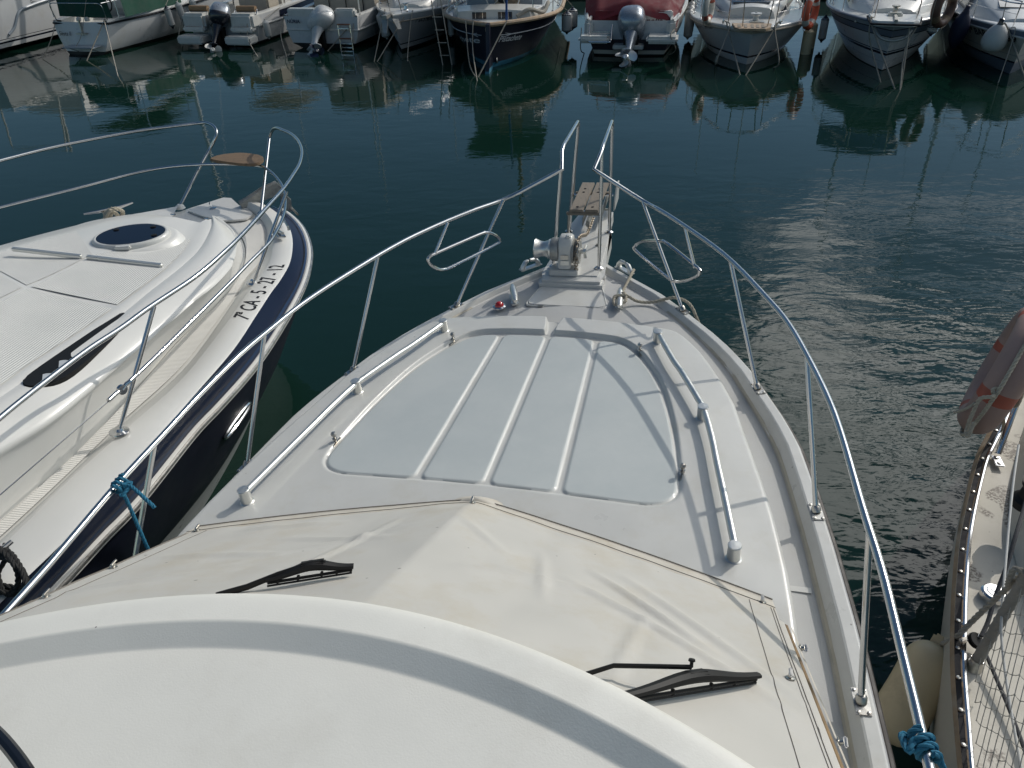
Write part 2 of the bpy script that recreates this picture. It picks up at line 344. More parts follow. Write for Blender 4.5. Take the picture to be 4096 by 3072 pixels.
# ------------------------------------------------------------------ water
def make_water():
    mb = MB(); c = 2500
    # one sheet out to the horizon
    mb.add([(-c, -c, 0), (c, -c, 0), (c, c, 0), (-c, c, 0)], [[0, 1, 2, 3]])
    w = bpy.data.materials.new('harbour_water'); w.use_nodes = True; t = w.node_tree; n = t.nodes; b = n['Principled BSDF']
    b.inputs['Base Color'].default_value = (.0042, .0195, .0138, 1); b.inputs['Roughness'].default_value = .015; b.inputs['IOR'].default_value = 1.33; b.inputs['Specular IOR Level'].default_value = .5
    tc = n.new('ShaderNodeTexCoord'); mp = n.new('ShaderNodeMapping'); mp.inputs['Rotation'].default_value = (0, 0, R(20)); mp.inputs['Scale'].default_value = (.75, 1.5, 1); t.links.new(tc.outputs['Object'], mp.inputs[0])
    def noise(s, d, ro=.5, dist=0.0):
        x = n.new('ShaderNodeTexNoise'); x.inputs['Scale'].default_value = s; x.inputs['Detail'].default_value = d; x.inputs['Roughness'].default_value = ro; x.inputs['Distortion'].default_value = dist; t.links.new(mp.outputs[0], x.inputs['Vector']); return x.outputs[0]
    def mth(op, a, bb):
        x = n.new('ShaderNodeMath'); x.operation = op
        for i, q in enumerate((a, bb)):
            if hasattr(q, 'is_linked'): t.links.new(q, x.inputs[i])
            else: x.inputs[i].default_value = q
        return x.outputs[0]
    big = noise(.55, 2); mid = noise(2.4, 3, .55, .4); fine = noise(9, 3, .6, .3); patch = noise(.16, 2)
    mr = n.new('ShaderNodeMapRange'); mr.inputs[1].default_value = .38; mr.inputs[2].default_value = .62; mr.inputs[3].default_value = .35; mr.inputs[4].default_value = 1.25; t.links.new(patch, mr.inputs[0])
    # more wind ripple to the right of the bow, calmer in the lee on the left
    sx = n.new('ShaderNodeSeparateXYZ'); t.links.new(tc.outputs['Object'], sx.inputs[0])
    lee = n.new('ShaderNodeMapRange'); lee.interpolation_type = 'SMOOTHSTEP'; lee.inputs[1].default_value = 1.0; lee.inputs[2].default_value = 3.5; lee.inputs[3].default_value = .8; lee.inputs[4].default_value = 3.0; t.links.new(sx.outputs[0], lee.inputs[0])
    calm = n.new('ShaderNodeMapRange'); calm.interpolation_type = 'SMOOTHSTEP'; calm.inputs[1].default_value = 6; calm.inputs[2].default_value = 13; calm.inputs[3].default_value = 1.0; calm.inputs[4].default_value = 0.0; t.links.new(sx.outputs[1], calm.inputs[0])
    h = mth('ADD', mth('MULTIPLY', big, .012), mth('ADD', mth('MULTIPLY', mid, .009), mth('MULTIPLY', fine, .0008)))
    h = mth('MULTIPLY', h, mth('MULTIPLY', mr.outputs[0], mth('ADD', mth('MULTIPLY', calm.outputs[0], lee.outputs[0]), mth('MULTIPLY', mth('SUBTRACT', 1.0, calm.outputs[0]), .42))))
    bp = n.new('ShaderNodeBump'); bp.inputs['Strength'].default_value = 1.0; bp.inputs['Distance'].default_value = 1.0; t.links.new(h, bp.inputs['Height']); t.links.new(bp.outputs[0], b.inputs['Normal'])
    o = mb.build('water', w); o['kind'] = 'structure'
make_water()

# ------------------------------------------------------------------ the motorboat we stand on
BA, BH, BT = R(14.342), R(2.673), .01037
bN = V((math.cos(BA) * math.cos(BH), -math.sin(BA) * math.cos(BH), math.sin(BH)))
bU = V((math.sin(BA), math.cos(BA), BT)); bU = (bU - bN * bU.dot(bN)).normalized(); bW = bN.cross(bU)
bO = V((math.cos(BA) * -.8335 + math.sin(BA) * 4.0, math.sin(BA) * .8335 + math.cos(BA) * 4.0, 1.5))
SK = .06
def L(l, y, z): return bO + bN * (l + SK * z) + bU * y + bW * z
def Lat(px, py, zl):              # pixel -> local point on the boat's own level zl
    d = ray(px, py); k = (zl - (CP - bO).dot(bW)) / d.dot(bW); q = CP - bO + d * k
    return V((q.dot(bN) - SK * zl, q.dot(bU), zl))
def hbv(y): return np.interp(y, [-6, -5, -3.5, -2.26, -1.76, -1.246, -.79, -.564, -.35, -.06, .19, .5, .849, 1.095, 1.343, 1.577, 1.72, 1.80, 1.86],
                             [1.74, 1.76, 1.755, 1.715, 1.685, 1.635, 1.575, 1.540, 1.485, 1.38, 1.29, 1.125, .885, .70, .455, .225, .11, .05, .004])
def htv(y): return np.interp(y, [-6, -3.4, -2.4, -1.8, -1.6, -1.42, -1.247, -1.02, -.81, -.62, -.37, -.128, .082, .2, .308, .38, .43, .46, .475],
                             [1.46, 1.45, 1.43, 1.405, 1.392, 1.372, 1.35, 1.312, 1.272, 1.235, 1.19, 1.115, 1.035, .985, .925, .88, .835, .79, .74])
boat = thing('motorboat', 'white motorboat seen from its flybridge, with padded foredeck, steel bow rail and anchor winch', 'motorboat', L(0, -2, -1.5))
TL = .06
def dzv(y): return float(np.interp(y, [-.4, .8], [0.0, .042]))
def hbs(y, sd=1): b = hbv(y); return b - (.055 * b / 1.6 if sd < 0 else 0.0)
def Ld(l, y, z): return L(l, y, z + TL * min(0, l))
def build_hull():
    ys = list(np.linspace(-6, 1.0, 50)) + list(np.linspace(1.05, 1.86, 26))
    prof = [(-.55, -1.75), (-.40, -1.45), (-.16, -.75), (-.035, -.12), (0, -.05), (-.003, .014), (-.014, .029)]
    h = MB()
    for sd in (-1, 1):
        rows = []
        for y in ys:
            b = float(hbs(y, sd)); k = min(1, b / .30); fw = max(0, (y + 1.0)) / 2.9
            rows.append([Ld(sd * max(.002, b + o * k * (1 + 1.2 * fw)), y - (fw ** 3) * max(0, -z) * .55, z) for o, z in prof])
        h.grid(rows)
    h.build('hull', M['hullwhite'], boat)
    g = MB()
    gp = [(-.014, .029), (-.022, .033), (-.066, .033), (-.074, .029), (-.090, -.010), (-.100, -.040), (-.112, -.050)]
    for sd in (-1, 1):
        rows = []
        for y in ys:
            b = float(hbs(y, sd)); k = min(1, b / .30); rows.append([Ld(sd * max(.0015, b + o * k), y, z + (dzv(y) * (.029 - z) / .079 if z < .02 else 0)) for o, z in gp])
        g.grid(rows)
    g.build('gunwale', M['gel'], boat, sharp=12)
    s = MB(); rows = []
    for y in ys:
        b = [float(hbs(y, q)) for q in (-1, 1)]; w = [max(.001, q - .112 * min(1, q / .30)) for q in b]
        rows.append([Ld((w[0] if u < 0 else w[1]) * u, y, -.050 + dzv(y) + .022 * (1 - u * u)) for u in np.linspace(-1, 1, 17)])
    s.grid(rows); s.build('side_deck', M['deckns'], boat)
    for sd in (-1, 1):
        r = MB(); r.tube([Ld(sd * (float(hbs(y, sd)) + .012), y, -.035) for y in np.linspace(-6, 1.4, 70)], .022, 10); r.build('rub_rail', M['rubrail'], boat)
    # smooth seams crossing the non-slip of the side deck
    for sd in (-1, 1):
        for y in (.07, -1.5):
            a, c = float(htv(min(y, .47))) + .01, float(hbs(y, sd)) - .13
            q = MB(); q.box(Ld(sd * (a + c) / 2, y, -.044), (c - a, .03, .004), bN, bU, bW); q.build('deck_seam', M['gel'], boat)
    for sd in (-1, 1):               # grime line where deck meets the toe rail
        r = MB(); rows = [[Ld(sd * (float(hbs(y, sd)) - o), y, z + dzv(y) * (.029 - z) / .079) for y in np.linspace(-6, .9, 60)] for o, z in ((.097, -.031 + .0), (.106, -.0445), (.116, -.0475))]; r.grid(rows); r.build('deck_edge_stain', M['tanline'], boat)
M['tanline'] = mat('stained_gelcoat', (.43, .40, .33), .5, var=.15, vscale=6)
M['deckns'] = mat('side_deck_nonslip', (.44, .445, .44), .62, var=.04, vscale=5, bump=.5, bscale=330, dirt=(.44, .42, .38), dscale=4, damt=.35)
build_hull()

REC = [(0, .278), (.186, .277), (.40, .268), (.48, .25), (.545, .21), (.62, .125), (.70, -.02), (.785, -.225), (.845, -.47), (.888, -.70), (.912, -.90), (.932, -1.10), (.934, -1.19), (.915, -1.255), (.865, -1.31), (.79, -1.338), (.70, -1.343), (.35, -1.336), (0, -1.33)]
def chaik(P, it=2):
    for _ in range(it):
        Q = [P[0]]
        for a, b in zip(P, P[1:]): Q += [(a[0] * .75 + b[0] * .25, a[1] * .75 + b[1] * .25), (a[0] * .25 + b[0] * .75, a[1] * .25 + b[1] * .75)]
        P = Q + [P[-1]]
    return P
RECP = chaik(REC); RECP = RECP + [(-a, b) for a, b in RECP[::-1]]
def sdf_poly(X, Y, P):
    d = np.full(X.shape, 1e9); ins = np.zeros(X.shape, bool)
    for (ax, ay), (bx, by) in zip(P, P[1:] + P[:1]):
        ex, ey = bx - ax, by - ay; l2 = ex * ex + ey * ey
        if l2 < 1e-12: continue
        t = np.clip(((X - ax) * ex + (Y - ay) * ey) / l2, 0, 1)
        d = np.minimum(d, (X - ax - ex * t) ** 2 + (Y - ay - ey * t) ** 2)
        c = ((ay > Y) != (by > Y)) & (X < (bx - ax) * (Y - ay) / (by - ay + 1e-15) + ax); ins ^= c
    return np.where(ins, -1, 1) * np.sqrt(d)
def sst(x, a, b):
    t = np.clip((x - a) / (b - a), 0, 1); return t * t * (3 - 2 * t)
def zbase(X, Y):
    ht = htv(np.minimum(Y, .475)); b = .105 + .035 * (.47 - Y)
    b = np.where(Y < -1.8, .105 + .035 * 2.27, b)
    return b + .055 * np.clip(1 - (X / ht) ** 2, 0, 1)
def ztop(X, Y, ret_pad=False):
    X = np.asarray(X, float); Y = np.asarray(Y, float)
    z = zbase(X, Y); sd = sdf_poly(X, Y, RECP)
    dep = np.interp(Y, [-1.34, -.9, .28], [.010, .022, .036])
    sgn_w = np.interp(X, [-1, 1], [.030, .018])
    z = z - dep * sst(-sd, 0, .020)
    # centre drain notch
    nc = np.abs(X - .006) - np.interp(Y, [.27, .34, .47], [.034, .036, .058])
    z = z - np.where(Y > .262, .042 * sst(-nc, -.004, .014), 0) * sst(Y, .262, .275)
    # four raised pads, rounded at the corners
    gx = [-.31 + (Y - .19) * .035, .006 + (Y - .19) * .008, .325 - (Y - .19) * .02]
    pad = np.zeros(X.shape)
    ins = sd + np.interp(Y, [-1.34, -1.0, .28], [.016, .026, .040])
    lo = [-9 + 0 * X, gx[0], gx[1], gx[2]]; hi = [gx[0], gx[1], gx[2], 9 + 0 * X]; r = .045
    for k in range(4):
        a = np.maximum(lo[k] + .013 - X, X - hi[k] + .013); b_ = ins
        q = np.sqrt(np.maximum(a + r, 0) ** 2 + np.maximum(b_ + r, 0) ** 2) + np.minimum(np.maximum(a + r, b_ + r), 0) - r
        pad = np.maximum(pad, sst(-q, -.002, .012))
    z = z + .011 * pad
    return (z, pad) if ret_pad else z
def build_roof():
    yy = np.concatenate([np.linspace(.475, .262, 46), np.linspace(.255, -1.40, 235), np.linspace(-1.42, -3.6, 50)])
    uu = np.linspace(-1, 1, 330)
    ht = htv(yy)[:, None]; X = uu[None, :] * ht; Y = np.repeat(yy[:, None], len(uu), 1)
    Z, pad = ztop(X, Y, True)
    # rounded shoulder along the edges
    ed = np.minimum(ht - np.abs(X), .475 - Y + .002); Z = Z - .03 * (1 - np.sqrt(np.clip(1 - (1 - np.clip(ed / .03, 0, 1)) ** 2, 0, 1)))
    mb = MB(); rows = [[L(X[i, j], Y[i, j], Z[i, j]) for j in range(len(uu))] for i in range(len(yy))]; mb.grid(rows)
    npad = len(mb.v)
    # side walls down to the deck
    for sd, j in ((-1, 0), (1, len(uu) - 1)):
        mb.grid([[L(X[i, j], Y[i, j], Z[i, j]), L(X[i, j] + sd * .012, Y[i, j], Z[i, j] * .4), L(X[i, j] + sd * .02, Y[i, j], -.06 + TL * min(0, X[i, j]))] for i in range(0, len(yy), 4)])
    mb.grid([[L(X[0, j], Y[0, j], Z[0, j]), L(X[0, j], Y[0, j] + .012, Z[0, j] * .4), L(X[0, j], Y[0, j] + .02, -.055 + TL * min(0, X[0, j]))] for j in range(0, len(uu), 3)] + [[L(X[0, -1], Y[0, -1], Z[0, -1]), L(X[0, -1], Y[0, -1] + .012, Z[0, -1] * .4), L(X[0, -1], Y[0, -1] + .02, -.055)]])
    # pad colour is its own non-slip paint
    Mm = M['roof'] = mat('coachroof_gelcoat', (.55, .55, .525), .34, var=.03, vscale=5, coat=.2, dirt=(.48, .46, .40), dscale=4, damt=.55, specks=.6, sscale=13)
    t = Mm.node_tree; n = t.nodes; b = n['Principled BSDF']
    at_ = n.new('ShaderNodeAttribute'); at_.attribute_name = 'pad'
    base = b.inputs['Base Color'].links[0].from_socket; ns = n.new('ShaderNodeTexNoise'); ns.inputs['Scale'].default_value = 2.6; ns.inputs['Detail'].default_value = 8; ns.inputs['Roughness'].default_value = .7
    tcn = [x for x in n if x.type == 'TEX_COORD'][0]; t.links.new(tcn.outputs['Object'], ns.inputs['Vector'])
    cr = n.new('ShaderNodeMix'); cr.data_type = 'RGBA'; cr.inputs['A'].default_value = (.43, .465, .465, 1); cr.inputs['B'].default_value = (.475, .505, .50, 1)
    mr = n.new('ShaderNodeMapRange'); mr.inputs[1].default_value = .35; mr.inputs[2].default_value = .65; t.links.new(ns.outputs[0], mr.inputs[0]); t.links.new(mr.outputs[0], cr.inputs['Factor'])
    mx = n.new('ShaderNodeMix'); mx.data_type = 'RGBA'; t.links.new(at_.outputs['Fac'], mx.inputs['Factor']); t.links.new(base, mx.inputs['A']); t.links.new(cr.outputs['Result'], mx.inputs['B']); t.links.new(mx.outputs['Result'], b.inputs['Base Color'])
    rl = b.inputs['Roughness'].links[0].from_socket; ma = n.new('ShaderNodeMath'); ma.operation = 'MULTIPLY_ADD'; t.links.new(at_.outputs['Fac'], ma.inputs[0]); ma.inputs[1].default_value = .22; t.links.new(rl, ma.inputs[2]); t.links.new(ma.outputs[0], b.inputs['Roughness'])
    o = mb.build('coachroof', Mm, boat, sharp=60)
    a = o.data.attributes.new('pad', 'FLOAT', 'POINT'); pv = np.zeros(len(mb.v), np.float32); pv[:pad.size] = pad.reshape(-1); a.data.foreach_set('value', pv)
build_roof()
def zt(l, y): return float(ztop(np.array([l]), np.array([y]))[0])

def build_foredeck():
    # anchor locker lid
    P = [(-.200, 1.295), (.200, 1.30), (.305, .885), (-.285, .885)]
    pl = fillet([V((a, b, 0)) for a, b in (P + P[:2])], .05)[6:]
    lid = MB(); lid.prism([L(p.x, p.y, .001) for p in pl[:-1]], bW * .014, bev=.006); ho = lid.build('foredeck_hatch', M['gel'], boat, sharp=40)
    gr = MB(); big = [V((p.x * 1.04, 1.09 + (p.y - 1.09) * 1.045, 0)) for p in pl]; gr.tube([L(p.x, p.y, .006) for p in big], .008, 6, closed=True); gr.build('lid_groove', M['gel'], ho)
    for l in (-.175, .19):
        h = MB(); h.box(L(l, .885, .012), (.042, .028, .005), bN, bU, bW, .002); h.box(L(l, .868, .008), (.042, .020, .005), bN, bU, bW, .002); h.tube([L(l - .021, .877, .014), L(l + .021, .877, .014)], .006, 8)
        h.build('hinge', M['steel_dull'], ho)
    h = MB(); h.box(L(.0, 1.245, .010), (.055, .05, .006), bN, bU, bW, .002); h.lathe([(.018, .0), (.018, .004), (.012, .005), (.010, -.002)], L(0, 1.245, .012), bW); h.build('latch', M['steel_dull'], ho)
    # pulpit platform
    pl = [(-.245, 1.165), (-.25, 1.24), (-.225, 1.30), (-.205, 2.05), (-.155, 2.28), (-.15, 2.62), (.15, 2.62), (.155, 2.28), (.205, 2.05), (.225, 1.30), (.25, 1.24), (.245, 1.165)]
    pf = MB(); pf.prism([L(a, b, -.05) for a, b in pl], bW * .113, bev=.022)
    pf.prism([L(a * .86, min(b, 2.5), .058) for a, b in [(-.225, 1.26)] + pl[2:-2] + [(.225, 1.26)]], bW * .014, bev=.008); pf.build('bow_platform', M['gel'], boat, sharp=40)
    # bow roller cheeks at the tip
    for l in (-.07, .07):
        r = MB(); r.prism([L(l, 2.15, .10), L(l, 2.75, .10), L(l, 2.80, .16), L(l, 2.60, .21), L(l, 2.15, .17)], bN * .006); r.build('anchor_roller', M['alu_grey'], boat)
    for l in (.16,):
        r = MB(); r.prism([L(l, 2.45, .12), L(l, 2.75, .12), L(l, 2.72, .30), L(l, 2.55, .33), L(l, 2.45, .2)], bN * .012, bev=.003); r.build('anchor_roller', M['gel'], boat)
    # slatted seat over the roller
    for a, b in ((-.128, -.020), (-.004, .103)):
        c = (a + b) / 2 + .0; s = MB()
        s.prism([L(a - .0, 1.81, .36), L(b, 1.81, .36), L(b + .006, 2.44, .36), L(a + .006, 2.44, .36)], bW * .022, bev=.004)
        o = s.build('seat_plank', M['teak_grey'], boat)
        for yy in (1.87, 2.2, 2.28):
            k = MB(); k.lathe([(.011, 0), (.011, .003), (.006, .004)], L(c, yy, .3825), bW, 10); k.build('bolt_plug', M['rubber'], o)
    for yy in (1.825, 2.28):
        s = MB(); s.box(L(-.01, yy, .345), (.29, .035, .022), bN, bU, bW, .004); s.build('seat_bearer', M['teak_grey'], boat)
    for l in (-.135, .12):
        s = MB(); s.tube([L(l, 1.825, .07), L(l, 1.825, .335)], .011, 8); s.lathe([(.026, 0), (.026, .006), (.014, .008)], L(l, 1.825, .073), bW, 10); s.build('seat_leg', M['steel_dull'], boat)
    s = MB(); s.tube([L(-.17, 2.27, .335), L(.17, 2.27, .335)], .011, 8); s.build('seat_crossbar', M['steel'], boat)
    # windlass
    w = MB(); w.box(L(-.075, 1.33, .09), (.22, .16, .05), bN, bU, bW, .006)
    sec = [(.075, .12), (.078, .20), (.075, .30), (.062, .345), (.03, .365), (-.03, .365), (-.062, .345), (-.078, .29), (-.08, .20), (-.085, .12)]
    rows = []
    for i, (l, k) in enumerate([(-.125, .86), (-.12, .95), (-.11, 1), (-.035, 1), (-.025, .95), (-.02, .86)]):
        rows.append([L(l, 1.35 + a * k, .24 + (b - .24) * k) for a, b in sec])
    w.grid(rows, cv=True); w.add(rows[0], [list(range(len(sec)))]); w.add(rows[-1], [list(range(len(sec)))])
    w.box(L(-.055, 1.335, .362), (.04, .07, .03), bN, bU, bW, .01)
    wo = w.build('windlass', M['gel'], boat, sharp=40)
    d = MB(); ax = -bN; d.lathe([(.0, .0), (.075, .0), (.078, .015), (.068, .03), (.058, .06), (.060, .085), (.074, .115), (.080, .125), (.076, .132), (.0, .126)], L(-.185, 1.35, .245), ax, 28); d.build('rope_drum', M['alu'], wo)
    d = MB(); d.lathe([(.088, 0), (.09, .02), (.09, .05), (.086, .06)], L(-.125, 1.35, .245), ax, 28); d.build('drum_collar', M['alu_grey'], wo)
    d = MB(); d.lathe([(.06, 0), (.095, .004), (.098, .014), (.072, .024), (.072, .034), (.098, .044), (.095, .055), (.03, .06), (.0, .06)], L(-.02, 1.35, .235), bN, 24); d.build('chain_wheel', M['alu_grey'], wo)
    d = MB(); d.lathe([(.02, 0), (.022, .04), (.0, .045)], L(.04, 1.35, .235), bN, 12)
    for a in range(3):
        an = a * 2.094 + .5; dd = bU * math.cos(an) + bW * math.sin(an); d.tube([L(.07, 1.35, .235), L(.075, 1.35, .235) + dd * .055], [.010, .012], 8)
    d.build('clutch_star', M['alu'], wo)
    d = MB(); d.prism([L(-.10, 1.262, .20), L(-.04, 1.262, .20), L(-.04, 1.264, .235), L(-.10, 1.264, .235)], -bU * .002); d.build('maker_plate', M['steel_dull'], wo)
    d = MB(); d.prism([L(-.10, 1.2615, .155), L(-.035, 1.2615, .155), L(-.035, 1.2625, .19), L(-.10, 1.2625, .19)], -bU * .002); d.build('maker_plate', M['alu'], wo)
    # anchor chain: over the wheel and forward along the platform
    path = smooth_path([L(.02, 1.29, .08), L(.02, 1.262, .15), L(.02, 1.255, .22), L(.02, 1.285, .30), L(.02, 1.35, .333), L(.025, 1.45, .315), L(.03, 1.62, .25), L(.02, 1.85, .17), L(.015, 2.2, .155)], 8)
    P = resample(path, 47); c = MB()
    for i in range(0, 46):
        a, b = P[i], P[i + 1]; t = (b - a).normalized(); s1 = bN if i % 2 else t.cross(bN); s1 = (s1 - t * s1.dot(t)).normalized(); mid = (a + b) / 2; hl = (b - a).length * .78
        lk = [mid + t * hl * math.cos(q) * .95 + s1 * .013 * math.sin(q) for q in np.linspace(0, 2 * math.pi, 11)[:-1]]
        c.tube(lk, .0042, 5, closed=True)
    c.build('anchor_chain', M['chain'], boat, sharp=60)
    # shank of the anchor lying in the roller under the seat
    s = MB(); s.box(L(.0, 2.35, .19), (.03, .75, .05), bN, bU, bW, .006); s.prism([L(-.12, 2.7, .02), L(.12, 2.7, .02), L(0, 3.02, -.10)], bW * .02); s.build('anchor', M['alu_grey'], boat)
    # cleats on the foredeck
    for sgn in (-1, 1):
        l0 = .395 * sgn
        c = MB(); d = (bU * 1.0 + bN * (-.34 * sgn * -1 if sgn < 0 else -.10)).normalized()
        for k in (-.05, .05):
            p = L(l0, .955, .0) + d * k; c.lathe([(.030, 0), (.030, .010), (.016, .014), (.013, .05), (.017, .062)], p, bW, 12)
        q = L(l0, .955, .056); c.tube([q - d * .135 + bW * .006, q - d * .10, q - d * .05, q + d * .05, q + d * .10, q + d * .135 + bW * .006], [.013, .023, .026, .026, .023, .013], 12); c.box(L(l0, .955, .006), (.05, .17, .012), d.cross(bW), d, bW, .004)
        c.build('cleat', M['alu'], boat)
        f = MB(); p0 = L(.375 * sgn, 1.455, .03); e = (bU * -.93 + bN * sgn * .9).normalized(); o_ = e.cross(bW)
        f.box(p0 + bW * .006, (.20, .05, .012), e, o_, bW, .004)
        for k in (-1, 1):
            f.tube([p0 + e * (.075 * k), p0 + e * (.07 * k) + bW * .03, p0 + e * (.045 * k) + bW * .062, p0 + e * (.008 * k + .010) + bW * .068], [.024, .021, .018, .013], 10)
        f.build('fairlead', M['alu'], boat)
    n = MB(); n.lathe([(.050, 0), (.050, .008), (.036, .014)], L(-.483, .843, .0), bW, 24); no = n.build('navigation_light', M['steel'], boat)
    n = MB(); n.lathe([(.034, 0), (.034, .006), (.026, .022), (.012, .031), (0, .033)], L(-.483, .843, .012), bW, 20); n.build('red_lens', M['redlens'], no)
build_foredeck()

def build_rails():
    hr = [(.712, .235), (.765, .08), (.825, -.085), (.875, -.20), (.925, -.33), (.972, -.455), (1.008, -.56), (1.040, -.72), (1.062, -.86), (1.083, -1.02), (1.112, -1.22), (1.14, -1.42), (1.163, -1.588)]
    for sd in (-1, 1):
        pts = smooth_path([L(sd * a, b, zt(a, b) + .062) for a, b in hr], 4); t = MB(); t.tube(pts, .0175, 12); ro = t.build('hand_rail', M['alu'], boat)
        for k in (0, 6, 12):
            a, b = hr[k]; p = MB(); p.lathe([(.036, -.012), (.036, .003), (.029, .008), (.028, .075), (.030, .082), (.027, .086), (0, .087)], L(sd * a, b, zt(a, b) - .002), bW, 24); p.build('rail_post', M['alu'], ro)
    # snap studs at the corners of the recess
    for sd in (-1, 1):
        for a, b in ((.612, .118), (.925, -1.06)):
            s = MB(); z = zt(a - .01, b); nv = L(sd * a, b, z + .004)
            e = (bU * .9 + bN * (-.45 * sd if b > 0 else -.1 * sd)).normalized()
            s.box(nv + bW * .002, (.03, .085, .005), e.cross(bW), e, bW, .002); s.tube([nv, nv + bW * .05], .007, 8); s.lathe([(.006, 0), (.014, .006), (.016, .016), (.010, .026), (0, .028)], nv + bW * .042, bW, 14); s.lathe([(.014, 0), (.014, .008)], nv + bW * .02, bW, 12)
            s.build('snap_stud', M['steel_dull'], boat)
    # guard rail: top tube, leaning stanchions with base plates, hoops
    zr = lambda y: .70
    for sd in (-1, 1):
        half = ([(1.55, -4.6), (1.578, -3.4), (1.575, -2.714), (1.568, -2.354), (1.56, -2.05), (1.538, -1.75), (1.516, -1.366), (1.491, -1.106), (1.441, -.809), (1.367, -.466), (1.275, -.195), (1.046, .346), (.751, .833), (.60, 1.05), (.47, 1.22)] if sd > 0 else
                [(1.36, -4.6), (1.38, -3.2), (1.40, -2.57), (1.415, -2.35), (1.445, -2.0), (1.455, -1.664), (1.466, -1.343), (1.458, -.96), (1.42, -.67), (1.358, -.338), (1.23, .05), (1.069, .45), (.886, .755), (.687, 1.015), (.48, 1.25)])
        zr = lambda l: .70 + (.06 * (.5 - l) if sd < 0 and l > .5 else 0)
        top = [L(sd * a, b, zr(a)) for a, b in half] + [L(sd * .115, 1.335, .875)]
        top = smooth_path(top, 5)
        bow = fillet([top[-1], L(sd * .145, 1.48, .955), L(sd * .146, 1.56, .975), L(sd * .135, 2.19, .985), L(sd * .173, 2.09, .07)], .07)
        p = fillet(top[:-1] + bow[:3], .05); t = MB(); t.tube(top + bow[1:], .0145, 12); go = t.build('guard_rail', M['steel'], boat)
        t = MB(); t.tube([L(sd * .180, 1.40, .06), L(sd * .146, 1.52, .96)], .0135, 12); t.lathe([(.034, 0), (.034, .006), (.018, .016)], L(sd * .180, 1.40, .073), bW, 16); t.build('pulpit_post', M['steel'], boat)
        t = MB(); t.lathe([(.034, 0), (.034, .006), (.018, .016)], L(sd * .173, 2.09, .073), bW, 16); t.build('post_flange', M['steel'], boat)
        st = [((.845, .853), (.531, 1.20)), ((1.322, -.058), (1.07, .265)), ((1.565, -1.072), (1.445, -.74)), ((1.638, -2.08), (1.522, -1.87 if sd > 0 else -1.73)), ((1.655, -3.2), (1.545, -3.0)), ((1.64, -4.4), (1.51, -4.2))]
        for i, ((a, b), (c, d)) in enumerate(st):
            lo = Ld(sd * (a - (.05 * a / 1.6 if sd < 0 else 0) + .006), b, .03); cl_ = float(np.interp(d, [q[1] for q in half], [q[0] for q in half])); hi = L(sd * cl_, d, zr(cl_) - .006)
            t = MB(); t.tube([lo, hi], .0125, 12); so = t.build('stanchion', M['steel'], boat)
            bt = bU + bN * sd * float((hbv(b + .05) - hbv(b - .05)) / .1); bt.normalize()
            bp = MB(); bp.box(lo + bW * .006, (.058, .115, .006), bt.cross(bW), bt, bW, .002); bp.lathe([(.022, 0), (.021, .022), (.016, .03)], lo + bW * .006, (hi - lo).normalized(), 14)
            for kx in (-1, 1):
                for ky in (-1, 1): bp.lathe([(.007, 0), (.006, .004), (0, .005)], lo + bW * .009 + bt * .046 * ky + bt.cross(bW) * .018 * kx, bW, 8)
            bp.build('base_plate', M['steel_dull'], so)
        # fender hoop hung between the first stanchion and a short strut
        lo, hi = Ld(sd * (.845 - (.03 if sd < 0 else 0)), .853, .03), L(sd * .50, 1.20, .705)
        rd = (L(sd * .79, .74, .70) - L(sd * .42, 1.28, .70)).normalized(); nn = rd.cross(hi - lo).normalized()
        if sd > 0: px = [(2541, 985), (2560, 970), (2590, 963), (2640, 964), (2670, 975), (2787, 1069), (2797, 1090), (2790, 1103), (2745, 1122), (2700, 1126), (2670, 1110), (2546, 1006)]; sp = [(2738, 907), (2779, 1071)]
        else: px = [(1715, 1020), (1722, 1008), (1745, 1025 - 5), (1935, 928), (1960, 932), (1993, 953), (1998, 965), (1985, 977), (1800, 1075), (1760, 1080), (1727, 1062), (1711, 1040)]; px = [(1712, 1036), (1722, 1024), (1742, 1013), (1840, 970), (1925, 934), (1945, 930), (1965, 933), (1988, 946), (1999, 962), (1988, 975), (1900, 1021), (1805, 1068), (1782, 1077), (1758, 1078), (1732, 1066), (1715, 1050)]; sp = [(1797, 876), (1738, 1018)]
        t = MB(); t.tube(smooth_path([hit(*q, lo, nn) for q in px], 5, True), .0115, 10, closed=True); hoop = t.build('fender_hoop', M['steel'], boat)
        t = MB(); t.tube([hit(*sp[0], lo, nn) * .90 + hit(*sp[1], lo, nn) * .10 if sd < 0 else hit(*sp[0], lo, nn), hit(*sp[1], lo, nn)], .0105, 10); t.build('hoop_strut', M['steel'], hoop)
build_rails()

